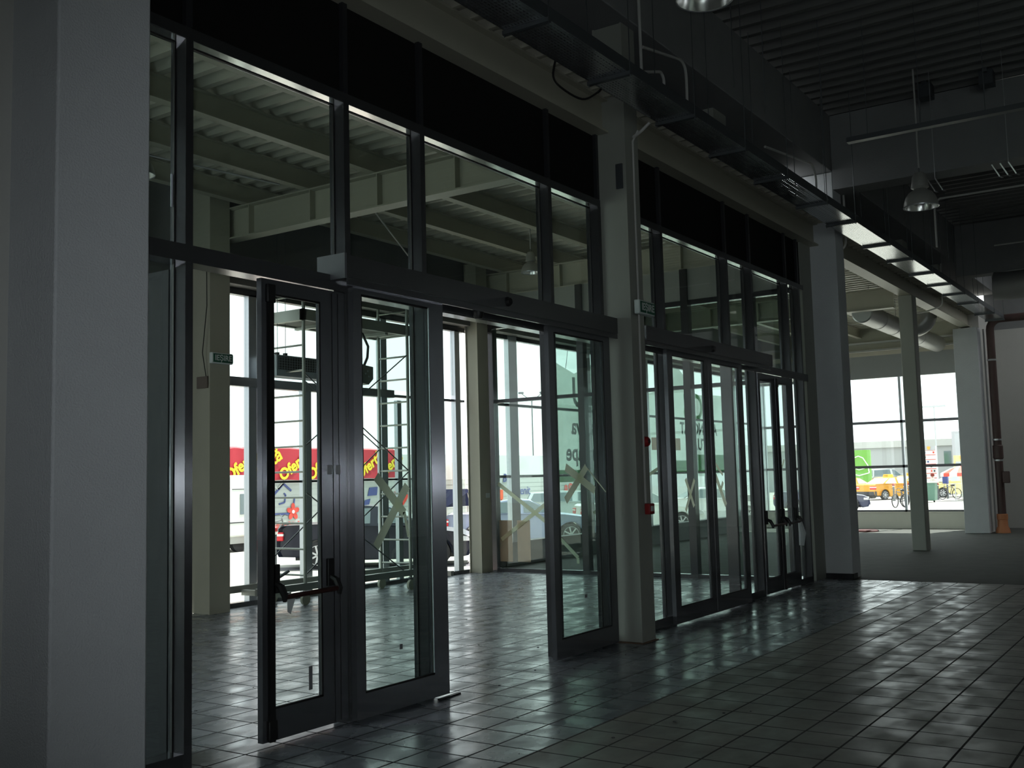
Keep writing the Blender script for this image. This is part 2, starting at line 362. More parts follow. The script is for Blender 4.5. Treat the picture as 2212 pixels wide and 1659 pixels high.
t = thing('window_7', 'unseen glazing added at the left lobby end to let light in', 'glazed wall', (2.55, 8, .1), kind='structure')  # added out of view as a light source for the lobby
MB().box(2.55, 2.558, 5.2, 10.96, .1, 4.3).build('glass_pane', GLW, t, smooth=False)
for y in (5.3, 7.0, 8.8, 10.6): MB().box(2.5, 2.6, y, y+.06, .1, 4.3).build('mullion', ALUB, t, smooth=False)
m = MB(); m.box(-7, 25.6, -9.8, 5.2, 7.2, 7.3); m.box(25.6, 30.4, -9.8, -5, 7.2, 7.3); m.box(25.6, 30.4, 3, 5.2, 7.2, 7.3); m.box(29.6, 30.4, -5, 3, 7.2, 7.3); m.box(2.5, 30, 5.2, 11.4, 5.72, 5.85)
struct('ceiling_slab', m, CONC, 'roof build-up above the sheet ceilings', 'roof')
struct('window_9', MB().box(25.6, 29.7, -5, 3, 7.15, 7.18), translucent('fill_panel_diffuser', (.5, .51, .52), .95), 'unseen frosted roof panel added to brighten the far end of the hall', 'fill_panel')  # added out of view; diffuses sky and sun onto the far end wall
# ------------------------------------------------------------------ pillars, columns, beams
m = MB(); m.box(2.91, 3.45, 4.6, 5.14, 0, 6.15)
tag(m.build('concrete_pillar', PLAST, bevel=.012), 'thick white plastered pillar close to the camera at the left edge', 'pillar')
t = thing('concrete_pillar', 'white plastered pillar right of the last swing doors, with dark skirting tiles', 'pillar', (15.97, 4.8, 0))
MB().box(15.76, 16.17, 4.6, 5.14, 0, 6.15).build('shaft', PLAST, t, bevel=.01)
m = MB(); m.box(15.745, 15.762, 4.59, 5.0, 0, .075); m.box(15.745, 15.95, 4.585, 4.602, 0, .075)
m.build('skirting_tile', DARK, t)['label'] = 'dark skirting tiles at the pillar foot'
m = MB(); m.box(27.45, 27.9, 4.69, 5.25, 0, 5.02)
tag(m.build('concrete_pillar', PLAST, bevel=.01), 'white pillar beside the brown drain pipe right of the far window', 'pillar')
tag(MB().box(27.9, 30, 4.72, 5.2, 0, 5.5).build('partition_stub', WHITE), 'short white wall behind the far pillar', 'wall')
# mid steel column
def hcol(name, label, x0, x1, y0, y1, z1, m_=CREAM, plate=False, parent=None):
    mb = MB(); mb.box(x0, x1, y0, y0+.016, 0, z1); mb.box(x0, x1, y1-.016, y1, 0, z1); mb.box(x0+.02, (x0+x1)/2+.006, y0+.016, y1-.016, 0, z1)
    return tag(mb.build(name, m_, smooth=False, bevel=.002), label, 'column')
t = thing('steel_column', 'grey steel column between the open sliding door and the closed glass doors', 'column', (9.23, 4.85, 0))
mb = MB(); mb.box(9.09, 9.37, 4.68, 4.697, .0, 6.15); mb.box(9.09, 9.37, 4.995, 5.012, 0, 6.15); mb.box(9.105, 9.30, 4.697, 4.995, 0, 6.15)
mb.build('shaft', GREYST, t, smooth=False)
MB().box(9.06, 9.40, 4.66, 5.0, 0, .008).build('base_plate', mat('rusty_plate', (.16, .1, .06), .9), t)
hcol('steel_column', 'cream steel column left of the outer lobby glazing, behind the open doorway', 8.85, 9.18, 10.58, 10.95, 5.5)
hcol('steel_column', 'cream steel corner column where the outer glazing meets the taped side glass', 14.72, 15.04, 10.6, 10.86, 5.4)
m = MB(); m.box(21.5, 21.82, 4.82, 5.1, 0, 5.05)
tag(m.build('steel_column', GREYST, bevel=.02), 'slim freestanding column on the bare concrete floor before the far window', 'column')
# long grey steel beam over the doors
m = MB(); m.box(3.45, 9.09, 4.86, 5.1, 5.04, 5.065); m.box(3.45, 9.09, 4.93, 4.95, 5.065, 5.37); m.box(3.45, 9.09, 4.86, 5.1, 5.37, 5.395)
tag(m.build('steel_beam', CREAM, smooth=False), 'painted steel beam above the dark panels over the open sliding door', 'beam')
m = MB(); m.box(9.37, 15.76, 4.86, 5.1, 5.04, 5.065); m.box(9.37, 15.76, 4.93, 4.95, 5.065, 5.37); m.box(9.37, 15.76, 4.86, 5.1, 5.37, 5.395)
tag(m.build('steel_beam', CREAM, smooth=False), 'painted steel beam above the dark panels over the closed glass doors', 'beam')
m = MB(); hbeam(m, (16.17, 4.97, 5.05), (27.9, 4.97, 0), .42, .24)
tag(m.build('steel_beam', CREAM, smooth=False), 'painted steel beam over the slim column in front of the far window', 'beam')
m = MB(); m.box(2.9, 30, 4.6, 5.15, 6.16, 7.05)
tag(m.build('concrete_beam', CONC, bevel=.01), 'long concrete beam under the hall ceiling, parallel to the doors', 'beam')
def crossbeam(x, label): tag(MB().box(x, x+.42, -9.6, 4.598, 5.87, 7.03).build('concrete_beam', CONC, bevel=.01), label, 'beam')
crossbeam(15.76, 'concrete beam crossing the hall behind the nearer hanging bell lamp')
crossbeam(2.91, 'concrete cross beam running back from the near pillar, mostly out of view')
crossbeam(24.9, 'concrete cross beam deep in the hall before the far end wall')
for i, (x, lb) in enumerate(((12.0, 'short stub column between two dark infill panels above the closed glass doors'), (21.4, 'short stub column under the long concrete beam above the slim column'), (24.6, 'short stub column under the long beam near the far pillar'), (6.2, 'short stub column under the concrete beam above the open sliding door'))):
    tag(MB().box(x, x+.4, 4.93, 5.158, 5.4, 6.158).build('stub_column', GREYST, smooth=False), lb, 'column', 'stub columns under the long concrete beam')
# lobby roof steel: two main beams along Y, rows of secondary beams along X
def mainbeam(x, label):
    t = thing('steel_beam', label, 'beam', (x, 5.2, 4.83), 'main roof beams of the lobby')
    m = MB(); hbeam(m, (x, 5.2, 4.83), (x, 10.95, 0), .42, .2, .018, .012, 'Y'); m.build('girder', CREAM, t, smooth=False)
    for y in (6.95, 8.1, 9.2, 10.3):
        MB().box(x-.098, x+.098, y-.09, y-.078, 4.848, 5.232).build('stiffener', CREAM, t)
mainbeam(9.27, 'deep cream roof beam crossing the lobby above the open sliding door')
mainbeam(15.2, 'deep cream roof beam above the taped side glass of the lobby')
mainbeam(21.6, 'deep cream roof beam over the round air ducts in the shop unit')
ylab = ('nearest the doors', 'second from the doors', 'third from the doors', 'fourth from the doors, nearest the outer glazing')
for (xa, xb, wh) in ((2.6, 9.17, 'over the open doorway'), (9.37, 15.1, 'right of the deep lobby beam'), (15.3, 21.5, 'over the shop unit next to the lobby'), (21.7, 29.55, 'over the round air ducts')):
    for y, nm in zip((6.95, 8.1, 9.2, 10.3), ylab):
        m = MB(); hbeam(m, (2.62 if xa == 2.6 else xa-.1, y, 5.255), (xb+.1 if xb < 29 else xb, y, 0), .24, .12, .012, .01)
        tag(m.build('secondary_beam', CREAM, smooth=False), 'cream roof joist %s, %s' % (wh, nm), 'beam', 'roof joists under the corrugated sheet')
for (xa, xb, wh) in ((2.62, 9.16, 'left bay'), (9.38, 15.08, 'right bay')):
    m = MB(); hbeam(m, (xa, 5.75, 5.255), (xb, 5.75, 0), .24, .12, .012, .01)
    tag(m.build('secondary_beam', CREAM, smooth=False), 'cream roof joist just behind the upper glass, %s of the lobby' % wh, 'beam', 'roof joists under the corrugated sheet')
# sprinkler-style thin brace rods in lobby roof
for k, (a, b, lb) in enumerate((((4.6, 9.9, 5.24), (8.9, 9.35, 5.28), 'thin white bracing rod under the lobby roof left of the deep beam'), ((9.5, 8.6, 5.2), (13.6, 10.8, 4.95), 'thin bracing rod crossing under the lobby roof right of the deep beam'), ((23.5, 9.8, 5.25), (27.5, 6.5, 5.25), 'thin bracing rod under the shop unit roof near the round duct'))):
    tag(MB().tube([a, b], .012, 6).build('brace_rod', WCAB), lb, 'rod')
# ------------------------------------------------------------------ glazed partition, bay 1 and bay 2
YF, YB = 4.98, 5.12
def mull(mb, xr, z0=0, z1=4.36, w_=.055): mb.box(xr-w_, xr, YF, YB, z0, z1)
def partition(n, x0, x1, mulls, label, lower, sw, doorspan):
    t = thing('window_%d' % n, label, 'glazed wall', ((x0+x1)/2, 5.05, 0), kind='structure')
    for xr in mulls:
        m = MB(); mull(m, xr, 0, 4.30); m.build('mullion', ALU, t, smooth=False)
        MB().box(xr-.052, xr-.003, 4.985, 5.02, 4.375, 5.04).build('mullion_cap', DARK, t, smooth=False)
    m = MB(); m.box(x0, x1, YF+.003, YB, 4.30, 4.37); m.build('transom', ALU, t, smooth=False)
    m = MB(); m.box(x0, x1, YF-.004, YB, 2.925, 3.03); m.build('transom', ALU, t, smooth=False)
    m = MB(); m.box(x0, x1, 5.05, 5.052, 2.9, 2.93)
    MB().box(x0, x1, 5.03, 5.07, 4.37, 5.04).build('spandrel_panel', SPAN, t, smooth=False)['label'] = 'matt black panel above the top transom'
    ed = [x0]+list(mulls)+[x1]
    for a, b in zip(ed[:-1], ed[1:]):
        b2 = b-.055 if b in mulls else b
        if b2-a < .08: continue
        MB().box(a, b2, 5.088, 5.096, 3.03, 4.30).build('glass_pane', GLD, t, smooth=False)
        g = MB(); g.box(a, a+.012, 5.07, 5.088, 3.03, 4.30); g.box(b2-.012, b2, 5.07, 5.088, 3.03, 4.3); g.box(a, b2, 5.07, 5.088, 4.288, 4.3); g.box(a, b2, 5.07, 5.088, 3.03, 3.042)
        g.build('gasket', BLACK, t, smooth=False)
    for a, b in zip(ed[:-1], ed[1:]):
        b2 = b-.055 if b in mulls else b
        if b2-a > .08: MB().box(a, b2, YF+.006, 5.068, 4.294, 4.2995).build('glint_strip', SOFF, t, smooth=False)
    for a, b in lower:
        MB().box(a, b, 5.088, 5.096, .09, 2.925).build('glass_pane', GLD, t, smooth=False)
        MB().box(a, b, YF+.003, YB, 0, .09).build('sill_rail', ALU, t, smooth=False)
        g = MB(); g.box(a, a+.012, 5.07, 5.088, .09, 2.925); g.box(b-.012, b, 5.07, 5.088, .09, 2.925)
        g.build('gasket', BLACK, t, smooth=False)
    return t
SOFF = mat('glint_metal', (.6, .6, .6), .14, .9, bump=.25, bscale=3)  # brighter plates added below the transoms so their undersides show a highlight
W1 = partition(1, 3.45, 9.09, (4.04, 5.41, 6.27, 8.15, 9.09), 'grey aluminium glazed wall of the left bay with the open sliding door', [(3.45, 3.985), (5.41, 6.215), (8.15, 9.035)], 0, 0)
W2 = partition(2, 9.37, 15.3, (10.50, 12.37, 13.20, 14.60, 15.12), 'grey aluminium glazed wall of the right bay with closed doors', [(9.37, 10.445), (12.37, 13.145), (14.60, 15.065)], 0, 0)
for (wn, x, z) in ((W1, 3.74, 3.18), (W1, 3.99, 3.37)):
    MB().box(x-.03, x+.03, 5.083, 5.087, z-.1, z+.1).build('sticker', STICK, wn)
for x, z in ((3.70, 2.62), (3.78, 2.5)):
    MB().box(x-.02, x+.02, 5.083, 5.087, z-.08, z+.08).build('sticker', STICKD, W1)
m = MB(); m.box(15.3, 15.76, 5.0, 5.12, 0, 5.05)
struct('trim_1', m, GREYST, 'narrow infill between the last door frame and the white pillar', 'trim')
m = MB(); m.box(5.30, 5.4, 4.985, 5.08, 0, 2.925)
struct('trim_2', m, ALU, 'slim door jamb between the panic-bar door and the sliding leaf', 'trim')
# sliding door operators
def operator(x0, x1, label, sx):
    t = thing('door_operator', label, 'door operator', ((x0+x1)/2, 4.9, 3.0), 'automatic sliding door operators')
    MB().box(x0, x1, 4.84, 4.975, 3.0, 3.155).build('cover', ALU, t, smooth=False)
    MB().box(x0+.02, x1-.02, 4.845, 4.865, 2.95, 2.999).build('track_rail', ALU, t, smooth=False)
    MB().box(x0+.02, x1-.02, 4.925, 4.97, 2.985, 2.999).build('glint_strip', SOFF, t, smooth=False)['label'] = 'added mirror strip for the glint under the operator cover'
    MB().box(x0+.02, x1-.02, 4.985, 5.1, 2.917, 2.924).build('glint_strip', SOFF, t, smooth=False)['label'] = 'added mirror strip for the glint under the transom'
    for k, (px, pz, py) in enumerate(sx):
        m = MB()
        if k == 0: m.lathe([(0, -.03), (.03, -.03), (.04, -.01), (.04, 0)], (px, py, pz), 16, 'Y')
        else: m.lathe([(0, -.05), (.03, -.045), (.045, -.02), (.045, .03), (0, .03)], (px, py, pz), 16, 'Z')
        m.build('motion_sensor', BLACK, t)
    return t
OP1 = operator(5.22, 9.24, 'grey automatic operator box above the open sliding door', [(7.17, 3.075, 4.84), (6.83, 2.945, 4.9)])
MB().box(5.2, 5.22, 4.84, 5.1, 2.99, 3.165).build('end_cap', mat('end_cap_grey', (.12, .125, .135), .5), OP1)
operator(9.73, 13.45, 'grey automatic operator box above the closed sliding door in the right bay', [(11.45, 3.06, 4.84)])
# leaves
def leaf(name, label, x0, x1, y, z0, z1, st, bot, top, th=.045, g=GLD, kids=None):
    t = thing(name, label, 'door', ((x0+x1)/2, y, z0), kind='structure')
    y0, y1 = y-th/2, y+th/2
    m = MB(); m.box(x0, x0+st[0], y0, y1, z0, z1); m.box(x1-st[1], x1, y0, y1, z0, z1)
    m.box(x0+st[0], x1-st[1], y0, y1, z0, z0+bot); m.box(x0+st[0], x1-st[1], y0, y1, z1-top, z1)
    m.build('leaf_frame', DARKALU, t, smooth=False)
    MB().box(x0+st[0], x1-st[1], y-.004, y+.004, z0+bot, z1-top).build('glass_pane', g, t, smooth=False)
    a, b, c, d = x0+st[0], x1-st[1], z0+bot, z1-top
    q = MB(); q.box(a, a+.012, y0+.004, y-.004, c, d); q.box(b-.012, b, y0+.004, y-.004, c, d); q.box(a, b, y0+.004, y-.004, c, c+.012); q.box(a, b, y0+.004, y-.004, d-.012, d)
    q.build('gasket', BLACK, t, smooth=False)
    return t
DARKALU = brushed('dark_anodised_aluminium', (.14, .145, .16), .17, .7)
D1 = leaf('door_1', 'sliding glass door leaf parked left of the opening, with a big cross of masking tape', 5.31, 6.32, 4.895, .02, 2.955, (.085, .17), .165, .05)
m = MB(); tape(m, (5.54, 1.64, 4.884), (5.84, 1.37, 4.884), .07, th=.002); tape(m, (5.84, 1.38, 4.884), (5.885, 1.2, 4.884), .03, th=.002); tape(m, (5.88, 1.57, 4.886), (5.53, 1.15, 4.886), .07, th=.002)
m.build('masking_tape', TAPE, D1)['label'] = 'pale crossed masking tape'
MB().box(5.77, 5.80, 4.884, 4.888, .42, .455).build('sticker', STICKD, D1)
MB().tube([(6.14, 4.87, .2), (6.14, 4.87, 2.9)], .006, 6).build('brush_seal', ALUB, D1)
D2 = leaf('door_2', 'sliding glass door leaf parked right of the opening beside the steel column', 7.85, 8.98, 4.895, .02, 2.955, (.09, .12), .165, .05)
m = MB(); tape(m, (8.1, 1.69, 4.884), (8.62, 1.47, 4.884), .075, th=.002); tape(m, (8.48, 1.69, 4.886), (8.09, 1.39, 4.886), .075, th=.002); tape(m, (8.48, 1.69, 4.888), (8.84, 1.45, 4.888), .012, th=.001)
m.build('masking_tape', TAPE, D2)['label'] = 'pale crossed masking tape'
MB().box(8.38, 8.42, 4.884, 4.888, .5, .53).build('sticker', STICKD, D2)
D3 = leaf('door_3', 'left leaf of the closed sliding door in the right bay', 10.27, 11.36, 4.895, .02, 2.955, (.13, .1), .165, .05)
m = MB(); tape(m, (10.65, 1.55, 4.884), (10.85, 1.24, 4.884), .05, th=.002); tape(m, (10.89, 1.54, 4.886), (10.63, 1.2, 4.886), .05, th=.002)
m.build('masking_tape', TAPE, D3)['label'] = 'small pale tape cross'
D4 = leaf('door_4', 'right leaf of the closed sliding door in the right bay', 11.37, 12.42, 4.895, .02, 2.955, (.1, .12), .165, .05)
m = MB(); tape(m, (11.48, 1.58, 4.884), (11.76, 1.22, 4.884), .07, th=.002); tape(m, (11.62, 1.4, 4.886), (11.7, 1.5, 4.886), .05, th=.002); tape(m, (11.47, 1.73, 4.884), (11.7, 1.58, 4.884), .035, th=.002)
m.build('masking_tape', TAPE, D4)['label'] = 'pale strips of tape'
def panic(t, x0, x1, y, z, film=True, rod=None):
    m = MB(); m.tube([(x0, y-.11, z), (x1, y-.11, z+.01)], .016, 10); m.build('panic_bar', REDDK, t)['label'] = 'dark red push bar'
    for x in (x0, x1):
        b = MB().box(x-.03, x+.03, y-.045, y-.022, z+.02, z+.2).build('latch_case', BLACK, t, bevel=.005)
        MB().tube([(x, y-.04, z+.08), (x, y-.085, z+.06), (x, y-.115, z+.01), (x, y-.115, z-.03)], [.02, .024, .022, .012], 8).build('bar_arm', BLACK, b)
    if rod is not None:
        MB().box(rod-.022, rod+.022, y-.045, y-.022, .02, 2.86).build('latch_rod', BLACK, t, smooth=False)
        for zz in (.03, 2.76): MB().box(rod-.035, rod+.035, y-.05, y-.022, zz, zz+.12).build('latch_box', BLACK, t, bevel=.006)
D5 = leaf('door_5', 'closed swing door leaf with dark red panic bar, left of the taped sliding leaf', 4.57, 5.33, 4.995, .02, 2.915, (.085, .23), .19, .09)
m = MB()
for x in (5.205, 5.262): m.box(x-.003, x+.003, 4.9705, 4.973, .03, 2.9)
m.build('profile_groove', BLACK, D5, smooth=False)
panic(D5, 4.67, 5.16, 4.995, .90, rod=4.635)
MB().box(4.98, 5.01, 4.985, 4.989, .27, .42).build('sticker', STICKD, D5)
m = MB(); m.add([(4.68, 4.87, .885), (4.75, 4.87, .885), (4.72, 4.88, .79), (4.685, 4.875, .81)], [(0, 1, 2, 3)]); m.build('film_scrap', FILM, D5)
for x in (5.17, 5.25): MB().box(x-.022, x+.022, 4.968, 4.971, 1.66, 1.72).build('clear_tab', FILM, D5)
D6 = leaf('door_6', 'left leaf of the far pair of swing doors before the white pillar', 13.22, 13.86, 4.995, .02, 2.915, (.07, .09), .19, .09)
panic(D6, 13.28, 13.80, 4.995, .90)
D7 = leaf('door_7', 'right leaf of the far pair of swing doors before the white pillar', 13.87, 14.53, 4.995, .02, 2.915, (.09, .16), .19, .09)
panic(D7, 13.93, 14.42, 4.995, .90, rod=13.90)
m = MB(); m.tube([(14.32, 4.87, .9), (14.36, 4.86, .75), (14.34, 4.87, .58)], [.03, .05, .035], 7, False); m.build('film_scrap', FILM, D7)['label'] = 'hanging clear plastic film'
m = MB(); tape(m, (13.98, 1.64, 4.978), (14.1, 1.77, 4.978), .035, th=.002); m.build('masking_tape', TAPE, D7)
# opened leaf, swung 90 degrees into the lobby (frame runs along Y)
t = thing('door_8', 'swing door leaf standing open at right angles into the lobby behind the left side pane', 'door', (4.02, 5.45, 0), kind='structure')
m = MB(); m.box(3.99, 4.04, 5.14, 5.38, .02, 2.9); m.box(3.99, 4.04, 5.72, 5.8, .02, 2.9); m.box(3.99, 4.04, 5.38, 5.72, .02, .2); m.box(3.99, 4.04, 5.38, 5.72, 2.82, 2.9)
m.build('leaf_frame', mat('shaded_leaf_aluminium', (.02, .021, .024), .6, spec=.2), t, smooth=False); MB().box(4.01, 4.018, 5.38, 5.72, .2, 2.82).build('glass_pane', GLD, t, smooth=False)  # same aluminium as the other leaves, with shade put into its colour
# ------------------------------------------------------------------ outer glazing of the lobby (window_3)
struct('wall_outer', MB().box(2.6, 8.9, 10.96, 11.15, -.3, 4.25), mat('outer_wall_dark', (.03, .03, .03), .9), 'solid outer wall left of the cream column behind the open doorway', 'wall')
t = thing('window_3', 'outer glazed front of the lobby facing the car park', 'glazed wall', (9, 10.93, 0), kind='structure')
om = (9.22, 9.9, 12.62, 14.56)
for x in om: MB().box(x-.14, x, 10.87, 10.97, 0, 4.2).build('mullion', ALUB, t, smooth=False)
MB().box(10.79, 10.94, 10.87, 10.97, 0, 2.95).build('mullion', ALUB, t, smooth=False)
MB().box(12.9, 13.0, 10.9, 10.97, 0, 2.9).build('mullion', ALUB, t, smooth=False)
MB().box(9.0, 14.72, 10.87, 10.97, 4.18, 4.26).build('transom', ALU, t, smooth=False)
MB().box(9.0, 9.9, 10.88, 10.97, 2.94, 3.06).build('transom', ALU, t, smooth=False)
MB().box(12.62, 14.72, 10.9, 10.97, 2.95, 2.99).build('transom', ALU, t, smooth=False)
MB().box(9.9, 13.35, 10.92, 10.95, 1.62, 1.65).build('guard_rail', DARK, t, smooth=False)
MB().box(9.18, 14.72, 10.86, 10.97, 0, .06).build('sill_rail', ALU, t, smooth=False)
pr = 9.2
for x in om+(14.86,):
    if x-.14-pr > .1:
        if not (9.9 <= pr < 12.6): MB().box(pr, x-.14, 10.925, 10.933, .06, 2.94).build('glass_pane', GLW, t, smooth=False)
        MB().box(pr, x-.14, 10.925, 10.933, 3.06, 4.18).build('glass_pane', GLW, t, smooth=False)
    pr = x
MB().box(9.33, 9.36, 10.915, 10.92, 4.0, 4.1).build('sticker', STICKD, t); MB().box(9.33, 9.36, 10.915, 10.92, .22, .34).build('sticker', STICKD, t)
# roller shutter boxes / blind housings above outer glazing
for a, b, lb in ((9.2, 14.6, 'dark shutter box over the outer lobby glazing'), (15.5, 29.2, 'dark shutter box over the shop unit windows')):
    m = MB(); m.box(a, b, 10.66, 10.86, 4.27, 4.62); m.box(a, b, 10.62, 10.9, 4.62, 4.66); m.box(a, b, 10.64, 10.66, 4.4, 4.43)
    tag(m.build('shutter_box', mat('shutter_paint', (.16, .155, .145), .6), smooth=False), lb, 'shutter box')
m = MB(); m.box(9.2, 12.75, 10.83, 10.95, 2.93, 3.05)
tag(m.build('door_operator', DARKALU, smooth=False), 'operator box over the open outer lobby doorway, under the air curtain', 'door operator', 'automatic sliding door operators')
# side glazing (window_4): x = 15.1
t = thing('window_4', 'side glass wall of the lobby with crossed masking tape, between the corner column and white pillar', 'glazed wall', (15.1, 7.9, 0), kind='structure')
sm = (10.58, 8.74, 6.82, 5.75)
for y in sm: MB().box(15.06, 15.2, y-.06, y+.06, 0, 4.83).build('mullion', ALU, t, smooth=False)
MB().box(15.07, 15.18, 5.14, 10.58, 2.93, 2.99).build('transom', ALU, t, smooth=False)
MB().box(15.07, 15.18, 5.14, 10.58, 4.25, 4.33).build('transom', ALU, t, smooth=False)
MB().box(15.07, 15.18, 5.14, 10.58, 0, .06).build('sill_rail', ALU, t, smooth=False)
MB().box(15.1, 15.14, 5.14, 10.58, 4.33, 4.83).build('spandrel_panel', mat('side_spandrel', (.26, .27, .25), .7), t, smooth=False)
ed = [5.14, 5.75, 6.82, 8.74, 10.58]
for a, b in zip(ed[:-1], ed[1:]):
    for z0, z1 in ((.06, 2.93), (2.99, 4.25)):
        MB().box(15.12, 15.128, a+.06, b-.06, z0, z1).build('glass_pane', GLS, t, smooth=False)
m = MB(); tape(m, (10.5, 1.52, 15.112), (9.5, .84, 15.112), .07, 'X', .002); tape(m, (9.45, 1.2, 15.109), (10.45, .55, 15.109), .07, 'X', .002)
m.build('masking_tape', TAPE, t)['label'] = 'long crossed masking tape on the far pane'
m = MB(); tape(m, (9.3, .62, 15.112), (8.92, .27, 15.112), .06, 'X', .002); tape(m, (8.92, .27, 15.11), (8.92, .17, 15.11), .05, 'X', .002); tape(m, (8.6, 1.0, 15.112), (7.4, 1.7, 15.112), .05, 'X', .002)
m.build('masking_tape', TAPE, t)['label'] = 'torn tape ends low on the side pane'
# shop unit outer glazing (window_5)
t = thing('window_5', 'shop unit glazing above the low grey wall with a tarp hanging outside', 'glazed wall', (22, 10.95, 0), kind='structure')
for x in (16.1, 18.9, 21.6, 24.2, 26.9, 29.0): MB().box(x, x+.28, 10.88, 10.98, .43, 4.3).build('mullion', ALUB, t, smooth=False)
for z in (1.64, 2.97): MB().box(15.3, 29.3, 10.9, 10.97, z-.025, z+.025).build('transom', ALU, t, smooth=False)
MB().box(15.3, 29.3, 10.9, 10.97, 4.2, 4.28).build('transom', ALU, t, smooth=False)
MB().box(15.15, 29.3, 10.93, 10.938, .43, 4.2).build('glass_pane', GLW, t, smooth=False)
MB().box(15.15, 15.92, 10.9, 10.99, .0, .43).build('sill_panel', ALU, t, smooth=False)
# far window (window_6) x = 29.35
t = thing('window_6', 'big far window looking out on taxis and bicycles', 'glazed wall', (29.35, 8, .45), kind='structure')
for y in (7.05, 8.9, 10.9): MB().box(29.32, 29.42, y-.03, y+.03, .45, 4.1).build('mullion', ALUB, t, smooth=False)
for z in (1.67, 2.88): MB().box(29.32, 29.42, 5.1, 11, z-.035, z+.035).build('transom', DARKALU, t, smooth=False)
MB().box(29.32, 29.42, 5.1, 11, .45, .5).build('transom', DARKALU, t, smooth=False)
MB().box(29.36, 29.368, 5.1, 11, .5, 4.1).build('glass_pane', GLW, t, smooth=False)
# two bright trunking rails above far window
for z, lb in ((4.86, 'lower bright trunking rail above the far window'), (5.08, 'upper bright trunking rail above the far window')):
    tag(MB().box(29.46, 29.54, 5.2, 10.9, z, z+.05).build('trunking_rail', WCAB), lb, 'rail', 'trunking rails above the far window')
# papers leaning behind side glass
for y0, lb in ((10.24, 'left pale brown paper sheet stuck low behind the taped side glass'), (9.87, 'right pale brown paper sheet stuck low behind the taped side glass')):
    tag(MB().box(15.135, 15.14, y0, y0+.265, .17, .88).build('paper_sheet', PAPER), lb, 'paper sheet', 'paper sheets on the side glass')
random.seed(21)
for k in range(46):
    if k < 26: x, y = random.uniform(4.2, 8.5), random.uniform(2.6, 6.5)
    else: x, y = random.uniform(5, 13), random.uniform(5.3, 10)
    r_ = random.uniform(.004, .013)
    tag(MB().lathe([(0, r_*.5), (r_*.8, r_*.4), (r_, 0)], (x, y, 0), 6).build('debris_chip', DARK, smooth=False), 'tiny dark crumb of rubble lying on the floor tiles near the doors', 'debris', 'crumbs of rubble on the floor tiles')
tag(MB().bar((6.15, 4.84, .006), (6.42, 4.86, .006), .03, .01).build('floor_guide', BLACK), 'small black floor guide sticking out under the left sliding leaf', 'guide')
# ------------------------------------------------------------------ exit signs, fire call points
def exit_sign(loc, label, rot=0):
    t = thing('exit_sign', label, 'exit sign', (0, 0, 0), 'green exit signs', world=False)
    MB().box(-.17, .17, -.06, 0, -.07, .07).build('housing', SIGNW, t, bevel=.01)
    MB().box(-.15, .168, -.064, -.0605, -.055, .055).build('face', SIGNG, t)
    text_mesh('IEȘIRE', .1, SIGNW, wallmtx(.01, -.0645, 0), 'lettering', t, .001, .002)
    t.location = loc; return t
exit_sign((9.27, 4.65, 3.25), 'unlit green exit sign on the steel column above the red alarm point')
e2 = exit_sign((9.0, 10.57, 3.23), 'unlit green exit sign on the cream column left of the outer glazing')
t = thing('fire_alarm_sounder', 'round dark red alarm sounder high on the steel column', 'alarm', (9.28, 4.67, 1.93))
MB().lathe([(0, -.05), (.035, -.05), (.048, -.035), (.05, 0), (.055, 0)], (9.28, 4.678, 1.93), 20, 'Y').build('body', RED, t)
MB().lathe([(0, -.012), (.02, -.01), (.024, 0)], (9.28, 4.63, 1.93), 12, 'Y').build('lens', REDDK, t)
t = thing('fire_call_point', 'square red fire call point on the steel column at hand height', 'call point', (9.28, 4.67, 1.27))
MB().box(9.225, 9.335, 4.62, 4.678, 1.22, 1.325).build('body', RED, t, bevel=.008); MB().box(9.25, 9.30, 4.615, 4.62, 1.25, 1.3).build('glass_cover', SIGNW, t)
tag(MB().tube([(9.23, 4.665, 1.33), (9.23, 4.665, 4.95), (9.23, 4.6, 5.05)], .011, 6).build('conduit', WCAB), 'thin white conduit running up the steel column past the exit sign', 'conduit')
tag(MB().box(9.08, 9.1, 4.72, 4.79, 4.45, 4.7).build('junction_plate', GALVD), 'small dark plate high on the side of the steel column', 'plate')
tag(MB().box(8.84, 8.86, 10.62, 10.82, 2.85, 3.0).build('junction_box', mat('junction_grey', (.16, .13, .11), .6)), 'small brown junction box on the cream column behind the open doorway', 'box')
tag(MB().tube([(8.83, 10.62, 4.6), (8.82, 10.6, 3.9), (8.8, 10.66, 3.3), (8.84, 10.64, 3.0)], .006, 6).build('cable', BLACK), 'thin black cable hanging beside the cream column behind the open doorway', 'cable')
tag(MB().box(14.88, 14.98, 10.585, 10.6, 1.28, 1.36).build('junction_box', SIGNW), 'small white switch box on the cream corner column', 'box')
